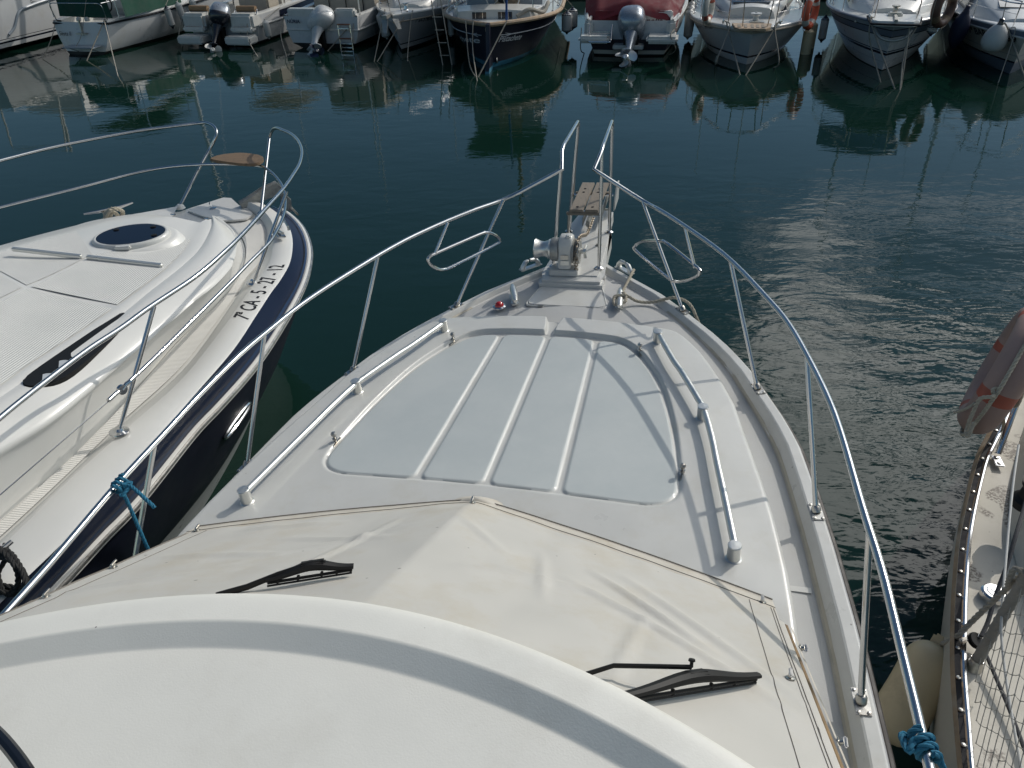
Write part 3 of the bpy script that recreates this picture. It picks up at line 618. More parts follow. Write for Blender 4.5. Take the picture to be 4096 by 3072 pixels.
# windscreen, side of the cabin and the flybridge moulding
def yfront(l): return -2.68 - .235 * l * l
def build_fly():
    mb = MB(); xs = np.linspace(-1.62, 1.62, 90)
    ds = list(np.linspace(-.10, 0, 5)) + [.004, .010, .02, .035, .05, .07, .09, .105, .118, .124, .130, .137, .145, .155, .165, .175, .183, .188, .192, .197, .205, .22, .25] + list(np.linspace(.32, 2.2, 16))
    def prof(d):
        if d < 0: return .985 + d * 3.2 - 9 * d * d * 0
        z = .985 + .022 * (1 - math.exp(-d / .012)) + .10 * min(d, .125)
        z -= .037 * float(np.clip((d - .124) / .066, 0, 1))
        if d > .19: z += .012 * (d - .19)
        return z
    rows = []
    for d in ds:
        rows.append([L(x, yfront(x) - d - (.0 if d > 0 else -d * .25), prof(d) - .03 * (abs(x) / 1.6) ** 3) for x in xs])
    mb.grid(rows); mb.build('flybridge', M['fly'], boat, sharp=80)
    # lower lip of the moulding
    for sd in (-1, 1):
        w = MB()
        pts = [(1.40, -1.84, -.05), (1.405, -2.4, -.05), (1.40, -3.4, -.05), (1.40, -5.5, -.05)]; tp = [(1.335, -1.86, .14), (1.325, -2.4, .44), (1.32, -3.0, .77), (1.32, -5.5, .80)]
        w.grid([[L(sd * a, b, c) for a, b, c in smooth_path([V(p) for p in pts], 8)], [L(sd * a, b, c) for a, b, c in smooth_path([V(p) for p in tp], 8)]])
        w.build('cabin_side', M['gel'], boat)
    w = MB(); rows = []
    for t_ in np.linspace(0, 1, 14): rows.append([L((-1.27 + 2.54 * s), -1.83 + .33 * (1 - abs(2 * s - 1) ** 1.2) - t_ * 1.2, .16 + t_ * .66 + .035 * (1 - abs(2 * s - 1))) for s in np.linspace(0, 1, 21)])
    w.grid(rows); w.build('windscreen', M['glass'], boat)
    # dark grab tube and padded panel edge close to the camera on the left
    d = MB(); d.tube(smooth_path([L(-1.10, -3.18, 1.03), L(-.80, -3.235, 1.075), L(-.60, -3.30, 1.09), L(-.42, -3.40, 1.075), L(-.33, -3.52, 1.05)], 8), .016, 10); d.build('grab_rail', M['blackgloss'], boat)
build_fly()
# cover stretched over the windscreen
cov = thing('windshield_cover', 'white vinyl cover stretched over the windscreen, creased and held by turn buttons', 'boat cover', L(0, -2.0, .2))
def hem(s):                       # front hem, s in 0..1 from port to starboard
    u = 2 * s - 1; y = -1.462 - .338 * abs(u) ** 1.12; return V((1.312 * u, y, 0))
CV_N = 150; CV_M = 60
def cover_pt(s, t):
    u = 2 * s - 1; h = hem(s); f = V((h.x, h.y, float(zbase(h.x, h.y)) + .008))
    xr = 1.335 * u; r = V((xr, yfront(xr) - .03, .935))
    p = f.lerp(r, t)
    p.z += .055 * max(0, 1 - abs(u) / .30) ** 1.1 * (1 - t * .45) * min(1, t * 6 + .15)           # centre ridge over the mullion
    p.z -= .022 * math.sin(math.pi * min(1, abs(u))) * math.sin(math.pi * t)
    return p
def build_cover():
    from mathutils import noise as mn
    rows = []; rr = random.Random(3)
    creases = [((-.55, .30), (-.15, .42), .006), ((-.62, .55), (-.08, .30), .005), ((.20, .52), (.50, .44), .006), ((.46, .30), (.80, .52), .010), ((.40, .42), (.95, .62), .009), ((.55, .25), (.98, .55), .007), ((.12, .60), (.36, .50), .005), ((-.20, .22), (-.34, .75), .008), ((.62, .48), (.55, .95), .006), ((-.9, .35), (-.45, .48), .008), ((.3, .3), (.36, .62), .005), ((-.95, .62), (-.5, .60), .008), ((-.8, .12), (-.4, .16), .006), ((.02, .25), (.20, .40), .005)]
    for i in range(CV_M + 1):
        t = i / CV_M; row = []
        for j in range(CV_N + 1):
            s = j / CV_N; u = 2 * s - 1; p = cover_pt(s, t); dz = 0
            q = V((p.x * 2.2, p.y * 2.6, 3.1)); dz += .006 * mn.noise(q) + .0025 * mn.noise(q * 3.1)
            for (a, b), (c, d), hgt in creases:
                ex, ey = c - a, d - b; l2 = ex * ex + ey * ey; k = max(0, min(1, ((u - a) * ex + (t - b) * ey) / l2)); dd = math.hypot((u - a - ex * k) * 1.3, (t - b - ey * k) * 1.15)
                dz += 2.1 * hgt * math.exp(-(dd / .018) ** 2) * math.sin(math.pi * min(1, max(.0, .08 + k * .84)))- hgt * .5 * math.exp(-((dd - .03) / .03) ** 2) * math.sin(math.pi * (.08 + k * .84)) * .5
            # slack puckers near the hem
            dz += .0035 * math.sin(u * 34 + 2 * mn.noise(V((u * 3, 0, 0)))) * math.exp(-((t - .10) / .05) ** 2)
            dz *= min(1, t * 14)
            row.append(L(p.x, p.y, p.z + dz))
        rows.append(row)
    mb = MB(); mb.grid(rows); mb.build('cover_panel', M['canvas'], cov, sharp=80)
    up_ = (bW * .85 + bU * .5).normalized()
    def cvs(s_, t_, h_):
        a = min(CV_M - 1e-6, max(0, t_ * CV_M)); b = min(CV_N - 1e-6, max(0, s_ * CV_N)); i, j = int(a), int(b); a -= i; b -= j
        return rows[i][j].lerp(rows[i][j + 1], b).lerp(rows[i + 1][j].lerp(rows[i + 1][j + 1], b), a) + up_ * h_
    # hem band with its stitched seams
    h = MB(); hr = []; band = {0.0: -.001, .015: .004, .03: .0045, .05: .004, .068: -.001}
    for t in (0.0, .015, .03, .05, .068): hr.append([cvs(j / 150, t, band[t]) + (bU * .012 if t == 0 else V((0, 0, 0))) for j in range(151)])
    h.grid(hr); h.build('hem_band', M['hem'], cov, sharp=80)
    for t, r in ((.004, .0026), (.052, .0012)):
        k = MB(); k.tube([cvs(j / 150, t, .0048) + (bU * .008 if t < .01 else V((0, 0, 0))) for j in range(151)], r, 6); k.build('seam', M['thread'], cov)
    for sd in (0, 1):
        for off, r in ((.075, .0012), (.006, .0014), (.014, .0011)):
            k = MB(); k.tube([cvs(sd + (off / 2 if sd == 0 else -off / 2), t, .0012) for t in np.linspace(.0, 1, 80)], r, 6); k.build('seam', M['thread'], cov)
    # side flap hanging over the cabin edge
    for sd in (0, 1):
        fl = MB(); sg = 1 if sd else -1; rows = []
        for t in np.linspace(.12, 1, 24):
            p = cover_pt(sd, t); rows.append([L(p.x, p.y, p.z), L(p.x + sg * .020, p.y, p.z - .012), L(p.x + sg * .030, p.y, p.z - .06)])
        fl.grid(rows); fl.build('side_flap', M['canvas'], cov)
        g = MB(); g.tube([L(cover_pt(sd, t).x + sg * .036, cover_pt(sd, t).y, cover_pt(sd, t).z - .055) for t in np.linspace(.10, 1, 24)], .012, 8); g.build('gutter_strip', M['brown'], cov)
        g = MB(); g.grid([[L(cover_pt(sd, t).x + sg * .052, cover_pt(sd, t).y, cover_pt(sd, t).z - .045) for t in np.linspace(.10, 1, 24)], [L(cover_pt(sd, t).x + sg * .064, cover_pt(sd, t).y, cover_pt(sd, t).z - .060) for t in np.linspace(.10, 1, 24)]]); g.build('outer_flap', M['hem'], cov)
    # raised poke at the middle of the hem
    k = MB(); c = cover_pt(.5, .0) + V((0, .0, .0)); rows = []
    for i, (rad, hh) in enumerate([(.10, -.006), (.07, .006), (.045, .020), (.02, .030), (.004, .033)]):
        rows.append([L(c.x + rad * math.cos(a) * 1.25, c.y + rad * math.sin(a) * .55 - .015, c.z + hh) for a in np.linspace(0, 2 * math.pi, 25)[:-1]])
    k.grid(rows, cv=True); k.build('hem_peak', M['hem'], cov, sharp=80)
    def stud(p, nrm):
        s = MB(); s.lathe([(.016, 0), (.016, .003), (.008, .005), (.007, .016)], p, nrm, 14); s.box(p + nrm * .019, (.013, .036, .007), bN, bU.cross(bN).cross(bN) * 0 + bU, nrm, .004); s.build('turn_button', M['steel_dull'], cov)
    up = (bW * .85 + bU * .5).normalized()
    for s, t in ((.982, .045), (.985, .46), (.018, .05), (.015, .40), (.015, .62), (.5, .075)): 
        p = cover_pt(s, t); stud(L(p.x, p.y, p.z + .004), up)
    for t in (.22, .62): 
        p = cover_pt(1, t); stud(L(p.x + .060, p.y, p.z - .055), (bN * .9 + bW * .4).normalized())
build_cover()
def on_cover(px, py, lift=0.0):   # point of the cover under a pixel ray, then lifted off it
    s0, t0 = .5, .5; best = None
    for s in np.linspace(.02, .98, 49):
        for t in np.linspace(.02, 1, 33):
            p = L(*cover_pt(s, t)); q = p - CP; z = q.dot(FW); e = math.hypot(2048 + FPX * q.dot(RT) / z - px, 1536 + FPX * q.dot(DN) / z - py)
            if best is None or e < best[0]: best = (e, s, t)
    _, s, t = best
    for k in range(25):
        def pr(s, t):
            q = L(*cover_pt(s, t)) - CP; z = q.dot(FW); return V((2048 + FPX * q.dot(RT) / z - px, 1536 + FPX * q.dot(DN) / z - py))
        e = pr(s, t); a = (pr(s + .002, t) - e) / .002; b = (pr(s, t + .002) - e) / .002; det = a.x * b.y - a.y * b.x
        if abs(det) < 1e-9: break
        s -= .8 * (e.x * b.y - e.y * b.x) / det; t -= .8 * (a.x * e.y - a.y * e.x) / det
    return L(*cover_pt(s, t)) + (bW * .83 + bU * .55) * lift
def wiper(a, b, arm0, arm1, name='wiper'):
    up = (bW * .83 + bU * .55).normalized(); A = on_cover(*a); B = on_cover(*b)
    d = (B - A).normalized(); sd = d.cross(up).normalized(); Lw = (B - A).length
    bl = MB()
    for h, r in ((.012, .0035), (.022, .0052)): bl.tube([A.lerp(B, t) + up * h for t in np.linspace(-.02, .985, 12)], r, 6)
    for t in (.10, .34, .62, .80, .97): bl.box(A.lerp(B, t) + up * .024, (.010, .010, .018), d, sd, up, .002)
    w = bl.build('wiper', M['black'], boat)
    s = MB(); rows = []                                        # pressure frame: highest where the arm takes hold, falling to the tip
    for t in np.linspace(-.04, 1.0, 19):
        hgt = .032 + .026 * math.exp(-((t - .48) / .30) ** 2); hh = .008 + .010 * math.exp(-((t - .50) / .34) ** 2); ww = .012 + .010 * math.exp(-((t - .48) / .40) ** 2)
        c = A.lerp(B, t) + up * hgt; rows.append([c + sd * ww * math.cos(q) + up * hh * math.sin(q) for q in np.linspace(.3927, 2 * math.pi + .3927, 9)[:-1]])
    s.grid(rows, cv=True); s.add(rows[-1], [list(range(8))]); s.build('blade_frame', M['black'], w, sharp=30)
    s = MB(); s.box(A.lerp(B, .50) + up * .062, (.085, .034, .022), d, sd, up, .006); s.build('blade_clip', M['black'], w, sharp=30)
    m_ = MB()
    if arm0:
        P0 = on_cover(*arm0); P1 = A.lerp(B, .46) + up * .085
        m_.tube([P0 - (P1 - P0) * .35 + up * .035, P0 + up * .045, P1], [.0085, .008, .008], 8, flat=.7); m_.tube([P1, P1 + up * .018], .005, 8); m_.lathe([(.004, 0), (.010, .003), (.009, .008), (0, .010)], P1 + up * .014, up, 10)
    else:
        m_.tube([A.lerp(B, .50) + up * .066, A.lerp(B, .1) + up * .045, A - d * Lw * .25 + up * .02, A - d * Lw * .6 + up * .008], [.010, .011, .012, .012], 8, flat=.7)
    m_.build('wiper_arm', M['black'], w, sharp=40)
wiper((1075, 2358), (1412, 2304), None, None)
wiper((2480, 2838), (3030, 2745), (2450, 2728), (2745, 2722))
# ------------------------------------------------------------------ neighbour on the left: modern cruiser, navy hull
lb = thing('cabin_cruiser', 'white deck cruiser with navy hull, ribbed sun pad and oval dark hatch, moored close alongside', 'motorboat', at(300, 1600, 0.0))
def cv(pts, n=60): return resample(smooth_path([at(px, py, z) for px, py, z in pts], 8), n)
def zl(pts, z0, z1=None):
    z1 = z0 if z1 is None else z1; k = len(pts); return [(p[0], p[1], z0 + (z1 - z0) * i / (k - 1)) for i, p in enumerate(pts)]
c1 = zl([(978, 802), (1034, 812), (1088, 837), (1134, 875), (1161, 918), (1171, 975), (1160, 1050), (1122, 1120), (1085, 1170), (1025, 1262), (933, 1400), (781, 1576), (615, 1764), (434, 1967), (289, 2133), (123, 2295), (-120, 2530)], 1.52, 1.42)
c0 = zl([(1115, 838), (1160, 868), (1202, 915), (1226, 975), (1231, 1034), (1215, 1110), (1181, 1190), (1121, 1295), (1040, 1420), (962, 1518), (860, 1630), (760, 1735), (550, 1996), (400, 2150), (289, 2271), (145, 2422), (-90, 2660)], 1.22, 1.10)
c2 = zl([(980, 808), (1025, 826), (1061, 858), (1084, 892), (1091, 930), (1091, 965), (1076, 1050), (1028, 1118), (976, 1190), (900, 1298), (800, 1430), (698, 1545), (503, 1715), (246, 1945), (108, 2085), (-120, 2300)], 1.53, 1.43)
c3 = zl([(970, 832), (1008, 848), (1043, 878), (1060, 905), (1066, 935), (1059, 990), (1044, 1052), (985, 1120), (945, 1190), (870, 1300), (775, 1430), (680, 1530), (490, 1697), (240, 1938), (95, 2075), (-130, 2280)], 1.47, 1.38)
c4 = zl([(860, 884), (898, 900), (928, 931), (955, 958), (972, 1000), (973, 1040), (958, 1085), (928, 1150), (844, 1240), (711, 1358), (600, 1483), (470, 1635), (318, 1800), (145, 1955), (0, 2083), (-140, 2200)], 1.49, 1.40)
c5 = zl([(858, 878), (905, 908), (932, 940), (942, 980), (930, 1050), (895, 1100), (850, 1145), (753, 1225), (603, 1350), (450, 1480), (330, 1580), (202, 1680), (0, 1800), (-160, 1885)], 1.66, 1.82)
c6 = zl([(850, 876), (845, 905), (832, 938), (812, 975), (785, 1012), (745, 1050), (700, 1088), (600, 1165), (497, 1250), (380, 1335), (272, 1402), (170, 1470), (94, 1525), (-36, 1612), (-190, 1700)], 1.72, 1.92)
c7 = zl([(800, 890), (785, 930), (760, 975), (735, 1010), (700, 1045), (663, 1081), (560, 1160), (458, 1235), (340, 1318), (211, 1403), (112, 1468), (30, 1530), (-60, 1590), (-200, 1670)], 1.74, 1.93)
c8 = zl([(700, 868), (600, 880), (520, 925), (430, 985), (343, 1036), (270, 1075), (180, 1118), (99, 1153), (0, 1202), (-110, 1250), (-220, 1300)], 1.78, 1.98)
c9 = zl([(640, 862), (540, 865), (430, 888), (330, 918), (181, 955), (80, 985), (0, 1006), (-120, 1040), (-260, 1075)], 1.74, 1.93)
c9b = zl([(620, 858), (520, 858), (410, 876), (310, 900), (160, 938), (60, 965), (-20, 988), (-140, 1020), (-280, 1055)], 1.66, 1.85)
c10 = zl([(711, 825), (600, 845), (524, 858), (362, 885), (181, 942), (0, 997), (-150, 1040), (-300, 1080)], 1.52, 1.42)
K = {k: cv(v) for k, v in dict(c0=c0, c1=c1, c2=c2, c3=c3, c4=c4, c5=c5, c6=c6, c7=c7, c8=c8, c9=c9, c9b=c9b, c10=c10).items()}
def blend(A, B, ts): return [[a.lerp(b, t) for a, b in zip(A, B)] for t in ts]
lax = V((.334, .943, 0)); lrt = V((.943, -.334, 0))
def build_left():
    h = MB(); h.grid([K['c1']] + blend(K['c1'], K['c0'], (.33, .66)) + [K['c0']]); h.build('hull_band', M['blueband'], lb, sharp=60)
    s = MB(); A = [p.lerp(q, .80) + V((.022, -.004, .016)) for p, q in zip(K['c1'], K['c0'])]; B = [p.lerp(q, .70) + V((.022, -.004, .016)) for p, q in zip(K['c1'], K['c0'])]; s.grid([A, B]); s.build('hull_stripe', M['bluestripe'], lb)
    r = MB(); r.tube([p + V((.012, 0, -.01)) for p in K['c0']], .034, 10); ro = r.build('rub_rail', M['gel_warm'], lb)
    r = MB(); r.tube([p + V((.040, -.01, .004)) for p in K['c0']], .014, 8); r.build('steel_strip', M['steel_dull'], ro)
    low = [[p + lrt * -o + lax * -o2 * (1 if i < 60 else 1) + V((0, 0, -dz)) for i, p in enumerate(K['c0'])] for o, o2, dz in ((.0, 0, .03), (.07, .12, .3), (.17, .30, .62), (.25, .42, .80), (.26, .44, .82), (.34, .52, .98), (.5, .7, 1.35))]
    h = MB(); h.grid(low, mrow=[0, 0, 0, 1, 1, 1, 1]); h.build('hull', [M['navyhull'], M['hullwhite']], lb, sharp=60)
    # oval port light in the topside
    q = MB(); i = 33; P = low[1][i].lerp(low[2][i], .2); tv = (low[1][i + 1] - low[1][i - 1]).normalized(); dv = (low[2][i] - low[1][i]).normalized(); nv = tv.cross(dv); nv = nv if nv.x > 0 else -nv
    q.tube([P + tv * .20 * math.cos(a) + dv * .055 * math.sin(a) + nv * .01 for a in np.linspace(0, 2 * math.pi, 25)[:-1]], .016, 8, closed=True); po = q.build('port_light', M['steel'], lb)
    q = MB(); q.add([P + tv * .19 * math.cos(a) + dv * .05 * math.sin(a) + nv * .012 for a in np.linspace(0, 2 * math.pi, 25)[:-1]], [list(range(24))]); q.build('glass', M['glass'], po)
    # gunwale and bulwark
    g = MB(); g.grid([K['c1'], [p.lerp(q, .10) + V((0, 0, .012)) for p, q in zip(K['c1'], K['c2'])], [p.lerp(q, .92) + V((0, 0, .012)) for p, q in zip(K['c1'], K['c2'])], K['c2'], K['c3']]); g.build('gunwale', M['gel_warm'], lb, sharp=50)
    # foredeck floor
    d = MB(); ring = K['c3'] + [at(-160, 2100, 1.38), at(-330, 1100, 1.38)] + K['c10'][::-1] + [at(893, 788, 1.47), at(924, 790, 1.47)]
    ring = [V((p.x, p.y, min(p.z, 1.47) - .005)) for p in ring]
    d.add(ring, [list(range(len(ring)))]); d.build('deck', M['gel_warm'], lb)
    # ribbed strip on the side deck
    d = MB(); a3 = [p + V((0, 0, .004)) for p in K['c3']]; a4 = [p + V((0, 0, .0)) for p in K['c4']]
    ts = np.linspace(.10, .88, 5); rows = [[a.lerp(b, t) + V((0, 0, .006)) for a, b in zip(a3[6:], a4[6:])] for t in ts]; d.grid(rows); d.build('side_deck_tread', M['ribs'], lb)
    # moulded cabin top
    t = MB(); c4, c5, c6, c7, c8, c9, c9b, c10 = [K[k] for k in ('c4', 'c5', 'c6', 'c7', 'c8', 'c9', 'c9b', 'c10')]
    foot = [a.lerp(b, .92) + V((0, 0, .003)) for a, b in zip(K['c3'], c4)]
    m1 = [a.lerp(b, .30) + V((0, 0, .030)) for a, b in zip(c4, c5)]; m2 = [a.lerp(b, .72) + V((0, 0, .045)) for a, b in zip(c4, c5)]
    m3 = [a.lerp(b, .40) + V((0, 0, .035)) for a, b in zip(c5, c6)]; m4 = [a.lerp(b, .75) + V((0, 0, .028)) for a, b in zip(c5, c6)]
    base = [foot, c4, m1, m2, c5, m3, m4, c6]
    cols = []
    for i in range(60): cols.append(resample(smooth_path([b[i] for b in base], 4), 36))
    t.grid(cols); t.build('cabin_side', M['gel_warm'], lb, sharp=70)
    t = MB(); t.grid([[c6[i].lerp(c7[i], .5) + V((0, 0, .012)) if k == 1 else (c6[i] if k == 0 else c7[i]) for i in range(60)] for k in range(3)] + blend(c7, c8, (.25, .5, .75)) + [c8] + blend(c8, c9, (.33, .66)) + [c9, c9b] + [[V((a.x, a.y, 1.45)).lerp(b, .5) for a, b in zip(c9b, c10)]] + [c10]); t.build('cabin_top', M['gel_warm'], lb, sharp=70)
    # ribbed sun pads, split by smooth channels
    def nr_(k, px, py): return min(range(60), key=lambda i: (lambda q: (q[0] - px) ** 2 + (q[1] - py) ** 2)(proj(K[k][i])))
    def pad(ka, kb, a0, a1, b0, b1, t0, t1, bow=.0):
        p = MB(); rows = []; n_ = 26
        def on_(k, i): j = max(0, min(58, int(i))); return K[k][j].lerp(K[k][j + 1], i - j)
        for q in np.linspace(t0, t1, 5): rows.append([on_(ka, a0 + (a1 - a0) * s_).lerp(on_(kb, b0 + (b1 - b0) * s_), q) + V((0, 0, .004)) for s_ in np.linspace(0, 1, n_)])
        p.grid(rows); p.build('sun_pad_tread', M['ribs2'], lb)
    a_t, b_t = nr_('c7', 463, 1230), nr_('c8', 106, 1150)
    pad('c7', 'c8', nr_('c7', 775, 955), a_t - .6, nr_('c8', 372, 1020), b_t - .5, .02, .97); pad('c7', 'c8', a_t + .6, 58, b_t + .5, 58, .02, .97)
    pad('c9', 'c8', nr_('c9', 310, 925), 50, nr_('c8', 372, 1020), b_t - .5, .03, .97); pad('c9', 'c8', 51, 58, b_t + .5, 58, .03, .97)
    # oval hatch on its raised plinth
    o = V(at(521, 945, 1.86)); ex = lrt * .0 + (V(at(657, 922, 1.87)) - V(at(386, 942, 1.87))) / 2; ey = (V(at(527, 900, 1.87)) - V(at(518, 978, 1.87))) / 2
    ctr = (V(at(657, 922, 1.87)) + V(at(386, 942, 1.87))) / 2; ctr = ctr.lerp((V(at(527, 900, 1.87)) + V(at(518, 975, 1.87))) / 2, .5)
    ey = ey - ex * (ey.dot(ex) / ex.dot(ex)); n_ = 48
    def ring_(k, dz, sh=V((0, 0, 0))): return [ctr + sh + ex * k * math.cos(a) + ey * k * math.sin(a) + V((0, 0, dz)) for a in np.linspace(0, 2 * math.pi, n_ + 1)[:-1]]
    p = MB(); p.grid([ring_(1.62, -.16), ring_(1.56, -.115), ring_(1.50, -.098), ring_(1.40, -.060), ring_(1.34, -.045), ring_(1.26, -.040), ring_(1.0, -.040)], cv=True); p.build('hatch_plinth', M['gel_warm'], lb, sharp=80)
    p = MB(); p.grid([ring_(1.14, -.055), ring_(1.13, -.02), ring_(1.08, -.006), ring_(1.02, -.002), ring_(1.0, -.006)], cv=True); p.box(ctr - ey * 1.11 + V((0, 0, -.02)), (.12, .05, .03), ex.normalized(), ey.normalized(), bev=.008); ho = p.build('deck_hatch', M['gel'], lb, sharp=60)
    p = MB(); p.add(ring_(1.0, -.004), [list(range(n_))]); p.build('hatch_glass', M['glass'], ho)
    for a, b in ((-.55, .6), (.55, .62), (.75, -.35)):
        p = MB(); p.lathe([(.022, 0), (.022, .004), (.010, .006)], ctr + ex * a + ey * b * .9 + V((0, 0, -.002)), n=12); p.build('hatch_catch', M['black'], ho)
    # aluminium battens on the pads
    for a, b in (((52, 1002), (330, 1033)), ((350, 1034), (652, 1069))):
        A, B = V(at(*a, 1.925 if a[0] < 100 else 1.865)), V(at(*b, 1.865 if a[0] < 100 else 1.815)); q = MB(); d_ = (B - A).normalized(); q.box((A + B) / 2 + V((0, 0, .012)), ((B - A).length, .032, .03), d_, V((0, 0, 1)).cross(d_), bev=.006); q.build('deck_batten', M['alu'], lb)
    # black moulded handle and cup holders
    E_ = lambda x, y: (.3616 * x, 1350 + .3616 * y)
    def zi(px): return 1.80 + (515 - px) / 420 * .07
    outl = [(515, 1265), (500, 1252), (478, 1257), (420, 1292), (330, 1352), (200, 1440), (110, 1505), (92, 1528), (98, 1543), (135, 1548), (210, 1533), (290, 1490), (390, 1410), (470, 1340), (512, 1295)]
    o3 = smooth_path([at(px, py, zi(px) + .03) for px, py in outl], 3, True)
    holes = [(183, 1512, 38, 15), (246, 1459, 38, 15)]
    q = MB(); q.prism([p + V((0, 0, -.03)) for p in o3], V((0, 0, .035)), bev=.006); ins = q.build('cup_holder_panel', M['black'], lb, sharp=40)
    for hx, hy, a, b in holes:
        q = MB(); ce = V(at(hx, hy, zi(hx) + .03)); dx = (V(at(hx + a, hy - 4, zi(hx) + .03)) - ce); dy = (V(at(hx, hy + b, zi(hx) + .03)) - ce); dy = dy - dx * (dy.dot(dx) / dx.dot(dx))
        rg = lambda k, z: [ce + dx * k * math.cos(t) + dy * k * math.sin(t) + V((0, 0, z)) for t in np.linspace(0, 2 * math.pi, 25)[:-1]]
        q.grid([rg(1.05, .004), rg(1.0, .010), rg(.93, .008)], cv=True); q.add(rg(.94, .0075), [list(range(24))], 1); q.build('cup_holder', [M['black'], M['gel_blue']], ins)
    sl_ = [(480, 1275), (500, 1278), (495, 1297), (440, 1335), (330, 1415), (292, 1430), (285, 1418), (300, 1402), (420, 1315)]
    q = MB(); q.prism([p for p in smooth_path([V(at(px, py, zi(px) + .036)) for px, py in sl_], 3, True)], V((0, 0, .0035))); q.build('handle_opening', M['gel_warm'], ins)
    # anchor locker lid, catch and hinges
    S_ = lambda x, y: (700 + .2712 * x, 600 + .2712 * y)
    lid = [S_(*p) for p in [(180, 915), (300, 858), (520, 838), (820, 822), (940, 835), (1060, 872), (1150, 950), (1150, 975), (1050, 1040), (720, 1068), (420, 1000)]]
    q = MB(); q.prism(fillet([at(*p, 1.465) for p in lid + lid[:2]], .03)[4:-4], V((0, 0, .018)), bev=.006); lo = q.build('anchor_locker_lid', M['gel_warm'], lb, sharp=40)
    q = MB(); c = V(at(*S_(565, 862), 1.483)); q.lathe([(.035, 0), (.035, .006), (.022, .010)], c, n=18); q.tube([c + V((-.01, 0, .01)), c + V((-.025, .0, .045)), c + V((-.03, .02, .055))], .006, 6); q.build('lid_catch', M['steel'], lo)
    for a, b in ((-0, 955), (500, 1015)):
        q = MB(); q.tube([at(*S_(a - 60, b - 6), 1.74), at(*S_(a, b), 1.74)], .008, 8); q.build('pad_hinge', M['steel'], lb)
    # anchor and roller arm at the stem
    q = MB(); A, B = V(at(960, 818, 1.5)), V(at(1110, 742, 1.62)); d_ = (B - A).normalized(); sd = d_.cross(V((0, 0, 1))).normalized(); up = sd.cross(d_)
    q.prism([A - up * .03, A + up * .03, A.lerp(B, .6) + up * .06, B + up * .055, B + d_ * .03 - up * .02, B - up * .08, A.lerp(B, .7) - up * .05], sd * .012, bev=.003); q.prism([p + sd * .07 for p in [A - up * .03, A + up * .03, A.lerp(B, .6) + up * .06, B + up * .055, B + d_ * .03 - up * .02, B - up * .08, A.lerp(B, .7) - up * .05]], sd * .012, bev=.003)
    q.tube([A + sd * .04 + up * .02, B + sd * .04 + up * .03], .032, 10); q.build('bow_roller', M['alu_grey'], lb, sharp=40)
    q = MB(); q.prism([B - up * .05, B + d_ * .05 - up * .18, B + d_ * .0 - up * .30, B - d_ * .08 - up * .2], sd * .03, bev=.005); q.prism([B - up * .26 - sd * .08, B - up * .24 + sd * .10, B - up * .36 + d_ * .03 + sd * .03], d_ * .02); q.build('anchor', M['alu_grey'], lb, sharp=40)
    # rails
    def rail(px, r, name, fil=0.0, par=lb):
        P = [V(at(*q[:2], q[2])) for q in px]; q = MB(); q.tube(smooth_path(P, 7), r, 12); return q.build(name, M['steel'], par)
    L1 = lambda x, y: (.6027 * x, 400 + .6027 * y)
    zt_ = 2.14
    top = [(*L1(x, y), z) for x, y, z in [(-420, 2480, 2.04), (0, 2110, 2.06), (300, 1870, 2.08), (580, 1659, 2.10), (800, 1515, 2.11), (1000, 1370, 2.12), (1300, 1170, 2.13), (1500, 998, zt_), (1620, 880, zt_), (1760, 725, zt_), (1880, 590, zt_), (1950, 490, zt_), (1990, 420, zt_), (2004, 340, zt_), (1978, 270, zt_), (1930, 225, zt_), (1875, 200, zt_), (1835, 187, 2.13), (1806, 203, 2.08), (1788, 250, 2.00)]]
    t_ = MB(); pp = smooth_path([V(at(*q[:2], q[2])) for q in top], 7); base = V(at(*S_(1268, 935), 1.50))
    pp += [pp[-1].lerp(base, k) for k in np.linspace(.1, 1, 6)]; t_.tube(pp, .0150, 12); t_.lathe([(.036, 0), (.036, .006), (.02, .018)], base, n=16); t_.build('guard_rail', M['steel'], lb)
    mid = [(*L1(x, y), z) for x, y, z in [(950, 1785, 1.76), (1080, 1659, 1.76), (1300, 1440, 1.78), (1500, 1240, 1.79), (1650, 1085, 1.80), (1780, 955, 1.80), (1830, 880, 1.80), (1870, 800, 1.80), (1893, 720, 1.80), (1893, 640, 1.80), (1870, 565, 1.81), (1830, 510, 1.82), (1790, 472, 1.83), (1730, 440, 1.84), (1600, 428, 1.84), (1340, 428, 1.84), (1000, 463, 1.82), (500, 588, 1.80), (0, 713, 1.78), (-300, 800, 1.77)]]
    rail([( *L1(720, 1995), 1.76)] + mid, .0135, 'middle_rail')
    ptop = [(*L1(x, y), z) for x, y, z in [(-300, 485, zt_), (0, 402, zt_), (400, 303, zt_), (900, 208, zt_), (1200, 168, zt_), (1310, 154, zt_), (1370, 152, zt_), (1418, 175, 2.12), (1438, 215, 2.08), (1425, 262, 2.02), (1390, 330, 1.92), (1330, 440, 1.80), (1262, 570, 1.66), (1195, 703, 1.50)]]
    o_ = rail(ptop, .0148, 'guard_rail')
    f = MB(); f.lathe([(.05, -.02), (.04, .006), (.02, .02)], at(*L1(1193, 706), 1.50), n=16); f.build('rail_foot', M['gel_warm'], o_)
    for (b, tp, mid_) in ((E_(1320, 1045), L1(1022, 1368), None), (L1(1680, 1218), S_(1650, 610), None)):
        B = V(at(*b, 1.47)); T_ = V(at(*tp, 2.115)); q = MB(); q.tube([B, T_], .0135, 12); so = q.build('stanchion', M['steel'], lb)
        q = MB(); q.lathe([(.058, 0), (.056, .008), (.03, .014), (.022, .03)], B, (T_ - B).normalized() * .3 + V((0, 0, 1)), 20); q.build('base_plate', M['steel'], so)
